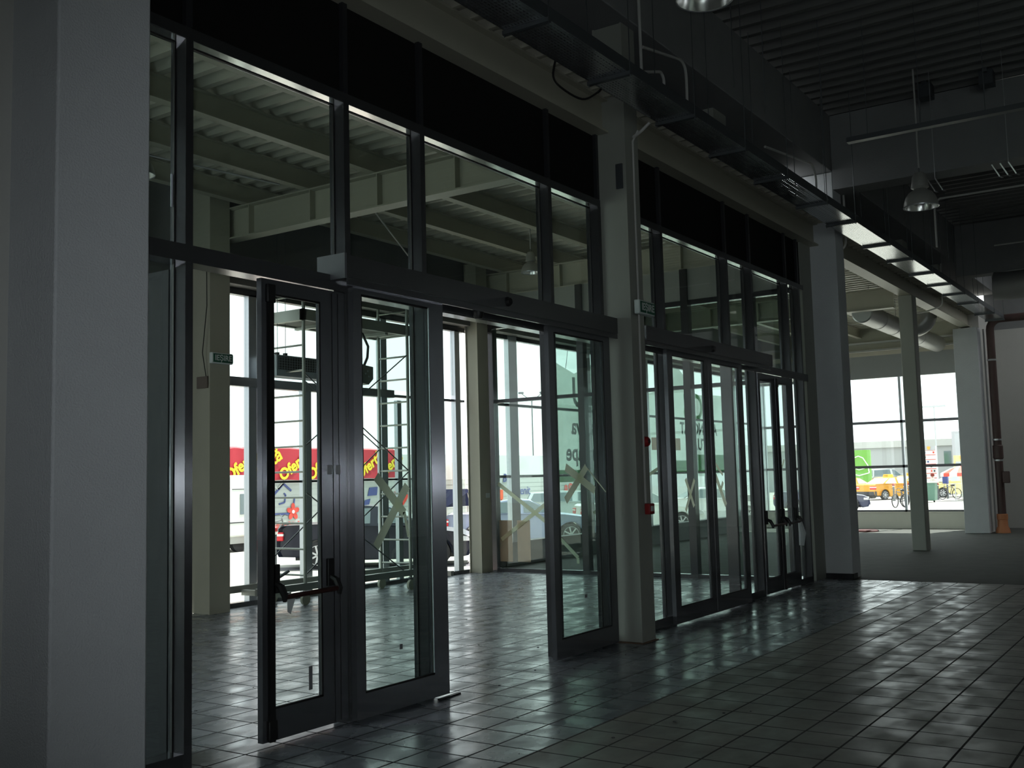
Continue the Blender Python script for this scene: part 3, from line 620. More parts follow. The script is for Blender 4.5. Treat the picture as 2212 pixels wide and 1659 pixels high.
# ------------------------------------------------------------------ cable tray, hangers, conduits
t = thing('cable_tray', 'long perforated galvanised cable tray hanging above the doors and pointing to the far pillar', 'cable tray', (17, 4.32, 5.15))
TY0, TY1, TZ = 4.08, 4.465, 5.15
MB().box(4.2, 27.55, TY0, TY1, TZ, TZ+.003).build('tray_bottom', PERF, t, smooth=False)
m = MB(); m.box(4.2, 27.55, TY0-.003, TY0, TZ, TZ+.11); m.box(4.2, 27.55, TY1, TY1+.003, TZ, TZ+.11); m.build('tray_side', GALVD, t, smooth=False)
for x in (5.2, 6.68, 8.03, 9.41, 10.75, 12.11, 13.64, 14.95, 16.83, 18.3, 19.84, 21.3, 22.7, 24.15, 26.08, 27.4):
    MB().box(x-.02, x+.02, TY0-.03, TY1+.02, TZ-.035, TZ-.001).build('cross_bar', GALVD, t, smooth=False)
    top = 7.05 if not 15.7 < x < 16.3 else 5.87
    for y in (TY0-.02, TY1+.012): MB().tube([(x, y, TZ-.05), (x, y, top)], .005, 5).build('hanger_rod', GALVD, t)
cb = MB(); random.seed(3)
for k in range(4):
    yy = 4.16+.06*k; pts = [(x*1.2, yy+random.uniform(-.02, .02), TZ+.02+.01*(k % 2)) for x in [3.6+.5*i for i in range(38)]]
    cb.tube(pts, .011, 5)
tag(cb.build('cable_bundle', BLACK), 'dark cables lying inside the perforated tray', 'cable')
cp = [Vector(p) for p in ((7.3, 4.48, 5.27), (7.5, 4.5, 5.24), (7.65, 4.62, 5.12), (7.9, 4.68, 5.1), (8.15, 4.62, 5.06), (8.3, 4.56, 5.14), (8.4, 4.5, 5.24), (8.6, 4.49, 5.26))]
cpts = [(cp[i]*2+(cp[i+1]-cp[i-1])*t+(cp[i-1]*2-cp[i]*5+cp[i+1]*4-cp[i+2])*t*t+(-cp[i-1]+cp[i]*3-cp[i+1]*3+cp[i+2])*t**3)*.5 for i in range(1, 6) for t in (0, .2, .4, .6, .8)]
tag(MB().tube(cpts, .01, 6).build('cable', BLACK), 'loose black cable end curling below the tray over the open sliding door', 'cable')
def conduit(pts, label, r=.016):
    q = [Vector(pts[0])]
    for a, b, c in zip(pts[:-2], pts[1:-1], pts[2:]):                 # round every corner
        a, b, c = Vector(a), Vector(b), Vector(c); d = min(.1, (b-a).length*.45, (c-b).length*.45)
        p0, p2 = b+(a-b).normalized()*d, b+(c-b).normalized()*d
        q += [p0*(1-t)**2+b*2*t*(1-t)+p2*t*t for t in (0, .25, .5, .75, 1)]
    pts = q+[Vector(pts[-1])]
    tag(MB().tube(pts, r, 8).build('conduit', WCAB), label, 'conduit', 'pale conduits above the cable tray')
conduit([(9.14, 4.5, 7.0), (9.16, 4.5, 5.26)], 'pale vertical conduit dropping to the tray beside the steel column')
conduit([(9.2, 4.5, 5.88), (10.12, 4.5, 6.05), (10.22, 4.5, 6.0), (10.24, 4.5, 5.9), (10.24, 4.5, 5.26)], 'taller bent conduit hoop above the tray right of the steel column')
conduit([(9.2, 4.5, 5.62), (9.6, 4.5, 5.75), (9.67, 4.5, 5.70), (9.66, 4.5, 5.26)], 'smaller bent conduit hoop above the tray right of the steel column')
conduit([(12.6, 4.5, 5.72), (14.5, 4.5, 5.95), (14.65, 4.5, 5.8), (14.6, 4.5, 5.26)], 'taller bent conduit hoop above the tray near the white pillar')
conduit([(13.4, 4.5, 5.55), (14.2, 4.5, 5.62), (14.3, 4.5, 5.5), (14.3, 4.5, 5.26)], 'smaller bent conduit hoop above the tray near the white pillar')
conduit([(9.2, 4.64, 4.98), (9.3, 4.6, 5.06), (9.3, 4.5, 5.13)], 'short conduit reaching from the steel column up to the tray')
conduit([(16.4, 4.62, 6.1), (16.4, 4.62, 5.1), (16.5, 4.9, 5.0), (16.5, 6.6, 5.0)], 'conduit bending under the beam into the shop unit right of the white pillar')
conduit([(23.2, 4.58, 5.9), (23.2, 4.6, 5.0), (23.3, 5.0, 4.92), (23.3, 5.4, 4.92)], 'conduit bending under the beam next to the duct elbow')
conduit([(16.9, 3.3, 5.75), (16.9, -6, 5.75)], 'thin conduit crossing the hall behind the bell lamp')
conduit([(16.9, 3.3, 5.75), (16.9, 3.38, 5.68), (16.9, 3.38, 5.0)], 'conduit drop beside the white pillar in the hall')
conduit([(23.0, 3.5, 6.1), (23.0, -5, 6.1)], 'thin conduit crossing deep in the hall')
# suspended light rail
def rail(x, ya, yb, z, label, rods):
    t = thing('light_rail', label, 'light rail', (x, ya, z), 'suspended light rails')
    m = MB(); m.box(x-.05, x+.05, yb, ya, z, z+.06); m.build('channel', GALVD, t, smooth=False)
    for y in rods: MB().tube([(x, y, z+.06), (x, y, 7.05)], .005, 5).build('hanger_rod', GALVD, t)
rail(12.5, 3.44, -8, 5.52, 'dark suspended rail crossing the hall above the farther bell lamp', (3.2, 2.6, 1.9, .5))
rail(6.2, 3.25, -8, 5.72, 'dark suspended rail beside the nearer bell lamp at the top', (2.5, 1.6))
for (x, y, zb, lb) in ((10.6, 3.75, 5.5, 'near'), (13.4, 3.3, 5.1, 'middle'), (13.9, 3.55, 5.1, 'second')): pass
for x, y, z0, lb in ((9.3, 3.6, 5.28, 'thin hanger rod just below the nearer bell lamp, left one'), (10.2, 3.62, 5.28, 'thin hanger rod just below the nearer bell lamp, right one'), (12.4, 3.7, 5.4, 'thin hanger rod over the tray in the middle of the hall ceiling')):
    tag(MB().tube([(x, y, z0), (x, y, 7.145)], .005, 5).build('hanger_rod', GALVD), lb, 'rod', 'loose hanger rods')
# ------------------------------------------------------------------ bell lamps
def lamp(loc, s, label, top):
    t = thing('pendant_lamp', label, 'lamp', (0, 0, 0), 'bell shaped hanging lamps', world=False)
    R_ = .225*s
    MB().lathe([(R_, 0), (R_*.97, .06*s), (R_*.86, .14*s), (R_*.66, .2*s), (R_*.4, .235*s), (R_*.36, .25*s)], (0, 0, 0), 32).build('lamp_shade', LAMPM, t)
    MB().lathe([(R_*.985, .004), (R_*.95, .06*s), (R_*.83, .135*s), (R_*.6, .19*s), (R_*.2, .22*s), (0, .225*s)], (0, 0, 0), 32).build('reflector', LAMPR, t)
    MB().lathe([(R_*.985, 0), (R_*1.02, -.004), (R_*1.03, .008), (R_, .01)], (0, 0, 0), 32).build('rim', ALUB, t)
    MB().lathe([(R_*.36, .25*s), (R_*.52, .27*s), (R_*.5, .3*s), (R_*.42, .42*s), (R_*.3, .47*s), (0, .48*s)], (0, 0, 0), 24).build('gear_housing', LAMPM, t)
    m = MB(); m.tube([(.03*s*math.cos(a), 0, .51*s+.035*s*math.sin(a)) for a in [math.pi*2*k/12 for k in range(13)]], .004, 5); m.build('hook', GALVD, t)
    h = top-loc[2]
    MB().tube([(0, 0, .54*s), (0, 0, h)], .012*s, 8).build('stem', WCAB, t)
    t.location = loc; return t
lamp((7.55, 3.13, 5.36), 1, 'nearer bell lamp cut by the top edge of the picture', 7.05)
lamp((14.65, 3.1, 5.12), 1, 'farther bell lamp hanging on a long stem in the hall', 7.05)
lamp((13.33, 8.55, 4.74), .68, 'small bell lamp under the lobby roof, half hidden by a mullion', 5.5)
lamp((5.35, 7.3, 4.2), .62, 'small bell lamp seen through the narrow side pane next to the near pillar', 5.5)
lamp((22.8, 1.2, 5.3), 1, 'distant bell lamp in the depth of the hall', 7.05)
# folded metal lamp brackets hanging under ceiling
for (x, y, z, lb) in ((14.9, 2.95, 5.55, 'small bright folded bracket hanging beside the farther bell lamp'), (14.7, 2.0, 5.55, 'bunch of dark folded brackets hanging right of the farther bell lamp')):
    m = MB()
    for k in range(3): m.bar((x, y+.1*k, z), (x+.05, y-.08+.1*k, z-.16), .03, .004); m.bar((x+.05, y-.08+.1*k, z-.16), (x, y-.12+.1*k, z-.2), .03, .004)
    m.tube([(x, y, z), (x, y, 7.05)], .004, 5)
    tag(m.build('hanging_bracket', GALV), lb, 'bracket', 'folded brackets in the hall')
for y, lb in ((3.08, 'dark clamp block on the ceiling beam, left one'), (2.28, 'dark clamp block on the ceiling beam, right one')):
    tag(MB().box(15.2, 15.42, y-.09, y+.09, 6.82, 7.02).box(15.16, 15.46, y-.03, y+.03, 6.98, 7.04).build('clamp_block', GALVD), lb, 'clamp', 'clamp blocks under the ceiling')
# ------------------------------------------------------------------ air ducts in the shop unit
t = thing('air_duct', 'round grey ventilation duct with an elbow behind the slim column', 'duct', (25, 5.9, 4.8))
DUCT = mat('duct_sheet', (.42, .42, .41), .4, .5, noise=.05)
m = MB(); m.tube([(22.0+.01*k, 5.95, 4.86) for k in (0, 700)], .215, 28); m.build('main_pipe', DUCT, t)
for x in (23.2, 24.4, 25.6, 26.8): MB().lathe([(.216, -.01), (.222, 0), (.216, .01)], (x, 5.95, 4.86), 28, 'X').build('seam_ring', GALV, t)
MB().lathe([(0, -.02), (.19, -.02), (.215, 0)], (22.0, 5.95, 4.86), 28, 'X').build('end_grille', GALV, t)
for x in (22.6, 24.8, 27.2): MB().tube([(x, 5.95, 5.07), (x, 5.95, 5.55)], .005, 5).build('hanger_rod', GALVD, t)
arc = [(26.2, 5.9-.55*0, 5.1)] ; pts = [(25.9, 6.1, 4.95), (25.9, 5.8, 4.95)]
for k in range(1, 7): a = math.pi/2*k/6; pts.append((25.9, 5.8-.3*math.sin(a), 4.95+.3*(1-math.cos(a))))

MB().tube(pts, .23, 24).build('elbow', DUCT, t)
t = thing('air_duct', 'big dark round ventilation duct crossing deep in the hall', 'duct', (24.5, 2, 5.6))
MB().tube([(24.0, 3.7, 5.42), (24.0, 3.4, 5.4), (24.0, -6, 5.4)], .3, 24).build('main_pipe', mat('duct_dark', (.25, .25, .25), .5, .3), t)
for y in (2.2, .6): MB().lathe([(.302, -.02), (.315, 0), (.302, .02)], (24.0, y, 5.4), 24, 'Y').build('seam_ring', GALV, t)
tag(MB().box(27.2, 27.35, -6, 3.4, 5.3, 5.36).build('light_rail', GALVD), 'thin dark rail above the elbow of the drain pipe', 'light rail', 'suspended light rails')
# ------------------------------------------------------------------ drain pipe
t = thing('drain_pipe', 'brown vertical drain pipe with an orange foot before the white end wall', 'pipe', (27.7, 4.42, 0))
pts = [(27.72, 4.44, .3), (27.72, 4.44, 4.95)]
for k in range(1, 6): a = math.pi/2*k/5; pts.append((27.72, 4.44-.25*(1-math.cos(a)), 4.95+.25*math.sin(a)))
pts.append((27.72, 1.0, 5.2)); MB().tube(pts, .095, 18).build('pipe', PIPE, t)
MB().lathe([(.17, 0), (.15, .1), (.12, .16), (.115, .32), (.125, .33), (.125, .45), (.1, .46)], (27.72, 4.44, 0), 18).build('foot', ORANGE, t)['label'] = 'orange foot piece'
for z in (4.2, 2.25, 1.75): MB().lathe([(.1, -.02), (.108, -.02), (.108, .02), (.1, .02)], (27.72, 4.44, z), 18).build('pipe_clamp', GALV, t)
m = MB(); m.lathe([(.1, 1.78), (.118, 1.8), (.118, 2.1), (.1, 2.12)], (27.72, 4.44, 0), 18); m.build('coupling', PIPE, t)
MB().box(27.58, 27.68, 4.2, 4.36, 1.2, 1.48).build('inspection_cap', PIPE, t, bevel=.02)
for y, lb in ((4.62, 'thin white riser cable channel left of the drain pipe'),):
    tag(MB().box(27.86, 27.89, y-.02, y+.02, 0, 5.0).build('cable_channel', WCAB), lb, 'cable channel')
tag(MB().lathe([(0, .05), (.3, .045), (.32, .02), (.32, 0)], (27.9, 7.75, 0), 24).build('cable_cover', mat('dark_red_rubber', (.1, .02, .02), .6)), 'flat dark red round lid lying on the sunlit floor left of the slim column', 'lid')
# ------------------------------------------------------------------ scaffold tower
t = thing('scaffold_tower', 'mobile aluminium scaffold tower standing in the lobby by the outer doorway', 'scaffold', (11.1, 10.4, 0))
SC = mat('scaffold_aluminium', (.33, .34, .31), .4, .6, noise=.08)
P = {'a': (10.1, 10.17), 'b': (10.1, 10.79), 'c': (12.12, 10.03), 'd': (12.12, 10.6)}
for k in P: MB().tube([(*P[k], .18), (*P[k], 4.25)], .024, 10).build('upright', SC, t)
for (n, f) in (('a', 'b'), ('c', 'd')):
    for i in range(12):
        z = .39+.343*i; m = MB(); m.tube([(*P[n], z), (*P[f], z)], .014, 8); m.build('rung', SC, t)
for (p, q) in ((('a', .39), ('c', 1.75)), (('c', 1.75), ('a', 3.1)), (('b', .6), ('d', 2.1)), (('d', 2.1), ('b', 3.45)), (('c', .2), ('a', 1.5)), (('a', 2.1), ('c', 3.5))):
    MB().tube([(*P[p[0]], p[1]), (*P[q[0]], q[1])], .009, 6).build('brace', GALVD, t)
pl = MB(); pl.box(9.98, 12.24, 10.06, 10.12, 3.8, 3.95).box(9.98, 12.24, 10.72, 10.78, 3.8, 3.95).box(9.98, 10.04, 10.06, 10.78, 3.8, 3.95).box(12.18, 12.24, 10.06, 10.78, 3.8, 3.95)
pl.build('toe_board', SC, t, smooth=False); MB().box(10.04, 12.18, 10.12, 10.72, 3.82, 3.85).build('platform', mat('plywood_grey', (.2, .19, .17), .8), t, smooth=False)
for x in (10.5, 11.1, 11.7): MB().box(x, x+.06, 10.1, 10.75, 3.77, 3.82).build('joist', SC, t, smooth=False)
for y0, y1 in ((10.17, 10.03), (10.8, 10.6)):
    MB().bar((9.3, y0+.05, .24), (12.9, y1-.05, .26), .07, .09).build('base_beam', SC, t)
MB().bar((9.55, 9.9, .2), (9.55, 10.75, .2), .07, .07).build('base_beam', SC, t); MB().bar((12.7, 9.7, .2), (12.7, 10.7, .2), .07, .07).build('base_beam', SC, t)
MB().tube([(9.35, 10.2, .28), (9.6, 9.95, .5)], .02, 8).build('outrigger_clamp', GALVD, t)
for k, (x, y) in P.items():
    w_ = MB().lathe([(0, -.02), (.05, -.02), (.075, -.02), (.075, .02), (.05, .02), (0, .02)], (x, y, .075), 20, 'Y').build('caster_wheel', mat('cream_wheel_'+k, (.42, .42, .33), .6), t)
    MB().tube([(x, y+.03, .075), (x, y+.03, .19)], .012, 6).build('fork', GALVD, w_)
# air curtain
t = thing('air_curtain', 'grey air curtain unit with grille resting over the outer lobby doorway', 'air curtain', (10.8, 10.6, 3.06))
m = MB(); m.prism([(10.5, 3.07), (10.75, 3.07), (10.75, 3.36), (10.5, 3.36)], 'X', 9.92, 11.7); m.build('casing', mat('air_curtain_grey', (.36, .40, .43), .5), t, smooth=False)
MB().box(9.95, 11.68, 10.494, 10.499, 3.16, 3.34).build('grille', mat('grille_dark', (.05, .055, .06), .5), t)
g = MB()
for i in range(36): g.box(9.96+.048*i, 9.964+.048*i, 10.488, 10.494, 3.165, 3.335)
for i in range(5): g.box(9.95, 11.68, 10.486, 10.49, 3.18+.035*i, 3.184+.035*i)
g.build('grille_wires', ALUB, t)
for x in (10.0, 10.15, 11.5): MB().tube([(x, 10.57, 3.36), (x, 10.57, 5.25)], .004, 5).build('suspension_rod', GALVD, t)
for x in (10.0, 10.15): MB().box(x-.02, x+.02, 10.55, 10.6, 3.36, 3.4).build('bracket', BLACK, t)
m = MB(); m.tube([(11.6, 10.45, 3.3), (11.66, 10.42, 3.45), (11.68, 10.42, 3.62), (11.58, 10.45, 3.82)], .02, 8); m.tube([(11.5, 10.45, 3.3), (11.53, 10.42, 3.42), (11.45, 10.45, 3.52)], .02, 8); m.build('flexible_hose', BLACK, t)
t = thing('control_box', 'grey five-sided pump box hanging at the right end of the air curtain', 'box', (11.6, 10.45, 3.1))
MB().prism([(11.46, 3.33), (11.72, 3.31), (11.72, 3.13), (11.62, 3.04), (11.46, 3.06)], 'Y', 10.36, 10.47).build('body', mat('box_green_grey', (.16, .17, .15), .6), t, smooth=False)
for x, z in ((11.55, 3.2), (11.62, 3.16), (11.6, 3.24)): MB().lathe([(0, -.008), (.012, -.006), (.014, 0)], (x, 10.36, z), 10, 'Y').build('knob', ALUB, t)

# ================================================================== OUTSIDE
GZ = -.35
m = MB(); m.box(-40, 160, 11.2, 120, GZ-.3, GZ); m.box(30.4, 160, -60, 11.2, GZ-.3, GZ)
PAVE = tiles('sunlit_paving', (.43, .42, .38), (.38, .37, .34), (.3, .29, .27), .2, .8, .95, dirt=.1)
o = m.build('pavement', mat('sunlit_concrete', (.33, .32, .29), .9, noise=.06, nscale=1.5), smooth=False); tag(o, 'sun-bleached car park paving outside the glass', 'ground', kind='structure')
# asphalt strip by the kerb in front of the dark car and green/pink paving stripes
HD = Vector((.56, -.83, 0)); HN = Vector((.83, .56, 0))
def strip(name, label, c, a, b, w0, m_, z=.004):
    c = Vector(c); p = [c+HD*a-HN*w0/2, c+HD*b-HN*w0/2, c+HD*b+HN*w0/2, c+HD*a+HN*w0/2]
    mb = MB(); mb.prism([(q.x, q.y) for q in p], 'Z', GZ+.001, GZ+z); return tag(mb.build(name, m_, smooth=False), label, 'ground', kind='structure')
strip('kerb_strip', 'dark asphalt strip in front of the parked dark sedan', (17.7, 17.4, 0), -1.2, 9, .9, mat('wet_asphalt', (.11, .105, .12), .9))
strip('paving_strip', 'pinkish paving band close to the glass front', (15.2, 14.6, 0), -6, 8, 1.6, mat('pink_paving', (.52, .40, .36), .9))
# ---- cars
TYRE = mat('tyre', (.02, .02, .022), .8); RIM = mat('alloy_rim', (.55, .56, .58), .35, .5); CGL = mat('car_glass', (.10, .14, .15), .08, .0, spec=1)
CGLL = mat('car_glass_bright', (.42, .52, .5), .1); CHR = mat('headlight', (.62, .64, .66), .12, .2); TL = mat('taillight', (.62, .02, .03), .25); AMB = mat('turn_lamp', (.8, .8, .78), .3)
TRIMB = mat('car_trim', (.03, .03, .035), .6)
def smoothcar(o):
    md = o.modifiers.new('bevel', 'BEVEL'); md.width = .05; md.segments = 3; md.limit_method = 'ANGLE'; md.angle_limit = math.radians(25)
def car(label, col, L=4.47, W=1.74, H=1.415, kind='sedan', group='parked cars', sign=None, gl=CGL, belly=None):
    """nose towards +X, centre at origin"""
    t = thing('car' if not sign else 'taxi', label, 'car' if not sign else 'taxi', (0, 0, 0), group, world=False)
    paint = mat('car_paint', col, .3, .1, spec=.5); h2 = L/2; s = H/1.415
    fw, rw, wr = h2-.82, -h2+.95, .315
    def arch(cx):
        return [(cx+.40*math.cos(a), .30+.38*math.sin(a)) for a in [math.pi*k/8 for k in range(9)]]
    low = [(-h2+.06, .30), (-h2, .42), (-h2, .62), (-h2+.03, .70), (-h2+.06, .94*s), (-h2+.16, 1.0*s)]
    if kind == 'sedan': top = [(-h2+.95, 1.02*s), (.5, .93*s), (h2-1.25, .90*s), (h2-.3, .77*s), (h2-.06, .66*s)]
    else: top = [(-.5, 1.0*s), (.6, .96*s), (h2-1.0, .93*s), (h2-.3, .82*s), (h2-.06, .68*s)]
    nose = [(h2, .5), (h2, .38), (h2-.08, .24)]
    under = [(h2-.3, .2)] + [p for p in arch(fw) if p[1] > .2] + [(fw-.43, .19), (rw+.43, .19)] + [p for p in arch(rw)] + [(rw-.42, .28)]
    prof = low+top+nose+under
    m = MB(); n = len(prof); hw = W/2
    # three-layer loft across width so the sides tumble home
    ys = [(-hw+.09, .965), (-hw, 1), (hw, 1), (hw-.09, .965)]
    vs_ = []
    for (y, k) in ys:
        for (x, z) in prof: vs_.append((x*k, y, .62+(z-.62)*(k if z > .62 else 1)))
    fs = [tuple(range(n)), tuple(range(4*n-1, 3*n-1, -1))]
    for j in range(3):
        for i in range(n): fs.append((j*n+i, j*n+(i+1) % n, (j+1)*n+(i+1) % n, (j+1)*n+i))
    m.add(vs_, fs); b = m.build('body', paint, t, smooth=True)
    # cabin
    if kind == 'sedan': cb_ = [(-h2+.92, .98*s), (-h2+1.62, 1.37*s), (-.25, H), (.35, 1.36*s), (1.12, .93*s)]
    elif kind == 'coupe': cb_ = [(-h2+.75, .98*s), (-h2+1.6, 1.34*s), (-.2, H), (.25, 1.37*s), (1.1, .93*s)]
    else: cb_ = [(-h2+.12, .98*s), (-h2+.32, 1.36*s), (-.4, H), (.35, 1.38*s), (1.15, .95*s)]
    m = MB(); n = len(cb_); vs_ = []
    for sy in (-1, 1):
        for (x, z) in cb_:
            k = (z-.95*s)/(H-.95*s); vs_.append((x, sy*(hw-.06-.2*max(0, k)), z))
    m.add(vs_, [tuple(range(n)), tuple(range(2*n-1, n-1, -1))]+[(i, (i+1) % n, (i+1) % n+n, i+n) for i in range(n)])
    m.build('cabin', paint, t)
    # windows
    def inset(poly, f=.88, dz=0):
        cx = sum(p[0] for p in poly)/len(poly); cz = sum(p[1] for p in poly)/len(poly)
        return [(cx+(p[0]-cx)*f, cz+(p[1]-cz)*f) for p in poly]
    xm = .15*L/4.47-.15
    xa = [cb_[0], cb_[1], (xm-.03, H-.03), (xm-.03, .98*s)]; xb = [(xm+.03, .98*s), (xm+.03, H-.03), cb_[3], (cb_[4][0]-.05, .97*s)]
    for sy in (-1, 1):
        for poly in (xa, xb):
            q = inset(poly, .86); mb = MB(); vv = []
            for e in (.004, .012):
                for (x, z) in q:
                    k = (z-.95*s)/(H-.95*s); vv.append((x, sy*(hw-.06-.2*max(0, k)+e), z))
            mb.add(vv, [(0, 1, 2, 3), (7, 6, 5, 4), (0, 4, 5, 1), (1, 5, 6, 2), (2, 6, 7, 3), (3, 7, 4, 0)]); mb.build('side_window', gl, t, smooth=False)
    for (p, q, nm) in ((cb_[0], cb_[1], 'rear_window'), (cb_[4], cb_[3], 'windscreen')):
        mb = MB(); vv = []; dx = -.012 if nm == 'rear_window' else .012
        for (x, z, wd) in ((p[0], p[1]+.02, hw-.14), (q[0], q[1]-.02, hw-.3)):
            vv += [(x+dx, -wd, z+.01), (x+dx, wd, z+.01)]
        vv += [(v[0]-dx*.6, v[1], v[2]-.004) for v in vv]
        mb.add(vv, [(0, 1, 3, 2), (4, 6, 7, 5), (0, 4, 5, 1), (2, 3, 7, 6), (0, 2, 6, 4), (1, 5, 7, 3)]); mb.build(nm, gl, t, smooth=False)
    for x in (fw, rw):
        for sy in (-1, 1):
            y = sy*(hw-.11)
            wv = MB().lathe([(0, -.09), (wr*.72, -.1), (wr, -.08), (wr, .08), (wr*.72, .1), (0, .09)], (x, y, wr), 28, 'Y').build('wheel', TYRE, t)
            rm = MB(); rm.lathe([(wr*.68, -.008), (wr*.72, -.008), (wr*.72, .008), (wr*.68, .008), (wr*.68, -.008)], (x, y+sy*.1, wr), 24, 'Y')
            for k in range(7):
                a = 2*math.pi*k/7; rm.bar((x, y+sy*.1, wr), (x+wr*.69*math.cos(a), y+sy*.1, wr+wr*.69*math.sin(a)), .04, .02, up=(0, 1, 0))
            rm.build('rim', RIM, wv)
    for sy in (-1, 1):
        m = MB(); m.box(h2-.28, h2-.03, sy*(hw-.42), sy*(hw-.02), .56*s, .68*s); m.build('headlight', CHR, t, bevel=.02)
        m = MB(); m.box(-h2+.0, -h2+.16, sy*(hw-.4), sy*(hw+.002), .66*s, .86*s); m.build('taillight', TL, t, bevel=.02)
        m = MB(); m.box(-h2-.002, -h2+.162, sy*(hw-.4), sy*(hw+.004), .77*s, .82*s); m.build('reversing_lamp', AMB, t)
        m = MB(); m.box(.78, .95, sy*(hw-.02), sy*(hw+.16), .97*s, 1.08*s); m.build('mirror', paint, t, bevel=.02)
        for x in (.05, -.95): m = MB(); m.box(x, x+.17, sy*(hw-.003), sy*(hw+.02), .78*s, .81*s); m.build('door_handle', paint, t)
    m = MB(); m.box(h2-.01, h2+.012, -.45, .45, .3, .42); m.build('grille', TRIMB, t)
    m = MB(); m.box(-h2+.4, h2-.4, -hw+.2, hw-.2, .2, .3); m.build('underbody', TRIMB, t)
    if belly:
        m = MB(); m.box(-h2-.015, -h2+.25, -hw+.03, hw-.03, .28, .56); m.build('bumper', belly, t, bevel=.04)
    if sign:
        m = MB(); m.prism([(-.15, H), (.2, H), (.14, H+.17), (-.08, H+.17)], 'Y', -.3, .3); sg = m.build('roof_sign', sign, t, bevel=.01)
        text_mesh('TAXI', .15, TRIMB, Matrix.Translation((-.2, 0, H+.085)) @ Matrix.Rotation(-math.pi/2, 4, 'Z') @ Matrix.Rotation(math.pi/2, 4, 'X') @ Matrix.Rotation(0, 4, 'X'), 'lettering', sg, .002)
    return t
def put(t, x, y, ang, z=GZ): t.location = (x, y, z); t.rotation_euler = (0, 0, ang)
AH = math.atan2(-.83, .56)
c1 = car('dark navy sedan parked right outside, seen through the scaffold', (.007, .009, .022)); c1m = (Vector((18.059, 19.078))+Vector((20.138, 14.896)))/2
put(c1, 18.9, 16.6, AH)
c2 = car('silver blue coupe parked behind the taped side glass', (.34, .38, .52), 4.5, 1.75, 1.36, 'coupe'); put(c2, 25.9, 17.2, AH)
c3 = car('white car parked behind the tarp bottom, seen through the closed sliding door', (.75, .77, .76), 4.3, 1.7, 1.42); put(c3, 33, 17.0, AH+.15)
c4 = car('white sedan parked farther right behind the closed glass doors', (.72, .73, .75), 4.3, 1.7, 1.42); put(c4, 39.2, 17.0, AH+.1)
c5 = car('silver car half hidden behind the silver blue coupe', (.55, .6, .62), 4.3, 1.7, 1.4, 'hatch'); put(c5, 37.2, 22.0, AH)
TAXIY = (.62, .30, .02); TS = mat('taxi_sign_yellow', (.85, .5, .03), .5)
tx = [((70.5, 18.0), -.5, 'yellow taxi with its rear to the window, left of the bicycles'), ((83, 19.6), -.5, 'yellow taxi parked farther back behind the parked bicycles'), ((72.2, 21.0), -.55, 'pale yellow taxi tail cut by the white pillar, behind the dark car nose')]
for (p, a, lb) in tx:
    c_ = car(lb, TAXIY, 4.3, 1.72, 1.45, 'sedan', 'yellow taxis', TS, CGLL, TRIMB); put(c_, p[0], p[1], a)
tw = car('white and yellow taxi farther right behind the person with red hair', (.85, .70, .30), 4.2, 1.7, 1.5, 'hatch', 'yellow taxis', TS, CGLL); put(tw, 74.8, 14.7, 2.2)
c6 = car('dark blue car nose peeking from behind the white pillar', (.07, .075, .13), 4.4, 1.74, 1.38); put(c6, 50.3, 16.0, -1.3)
c7 = car('grey van parked behind the taxis under the green billboard', (.42, .44, .45), 4.8, 1.85, 2.0, 'hatch', gl=CGL); put(c7, 90, 23.2, -.5)
# ---- market wall with banners
SY = 25.87
SHOP = mat('shop_sheet_wall', (.40, .43, .415), .7, noise=.03)
m = MB(); m.box(12, 60, SY, SY+3, GZ, 1.62)
t = thing('market_hall', 'long pale market hall with red offer banners behind the cars', 'building', (30, SY, GZ))
m.build('wall', SHOP, t, smooth=False)
m = MB(); m.box(12, 60, SY-.004, SY+3, 1.62, 2.62); m.build('fascia', mat('shop_fascia', (.6, .62, .62), .7), t, smooth=False)
m = MB()
for k in range(9): m.box(12, 60, SY-.006, SY, -.1+.19*k, -.09+.19*k)
m.build('panel_joint', mat('joint_grey', (.35, .37, .36), .8), t)
MB().tube([(23.42, SY-.07, GZ), (23.42, SY-.07, 2.9)], .05, 8).build('downpipe', WHITE, t)
m = MB(); m.box(31.6, 32.6, SY-.02, SY, -.2, 2.0); m.build('door', mat('shop_door', (.1, .09, .08), .5), t)
BR = mat('banner_red', (.36, .012, .026), .6); YE = mat('banner_yellow', (.66, .52, .02), .6); NV = mat('print_navy', (.05, .07, .22), .6); RD = mat('print_red', (.62, .06, .04), .6)
def banner(x0, x1, z0, z1, y, label, xs):
    t = thing('offer_banner', label, 'banner', ((x0+x1)/2, y, z0), 'red offer banners on the market hall')
    m = MB(); n = 14
    vs_ = []
    for j, z in enumerate((z0, (z0+z1)/2, z1-.05, z1)):
        for i in range(n+1):
            x = x0+(x1-x0)*i/n; vs_.append((x, y+.02*math.sin(i*1.7+j)+(-.0 if j < 3 else .08), z-.015*math.cos(i*2.1)))
    b_ = len(vs_); vs_ += [(v[0], v[1]+.01, v[2]) for v in vs_]
    fs = []
    for j in range(3):
        for i in range(n):
            q = (j*(n+1)+i, j*(n+1)+i+1, (j+1)*(n+1)+i+1, (j+1)*(n+1)+i); fs += [q, tuple(k+b_ for k in q[::-1])]
    m.add(vs_, fs); m.build('cloth', BR, t)
    for (x, z, rot, clip) in xs: text_mesh(clip, .53, YE, wallmtx(x, y-.04, z-.03, rot=rot), 'lettering', t, .004, .018)
OF = 'Ofertă'
banner(20.6, 23.15, 1.74, 2.82, SY-.2, 'short red offer banner behind the caravan', [(22.72, 2.25, .55, OF), (21.4, 2.25, .55, OF)])
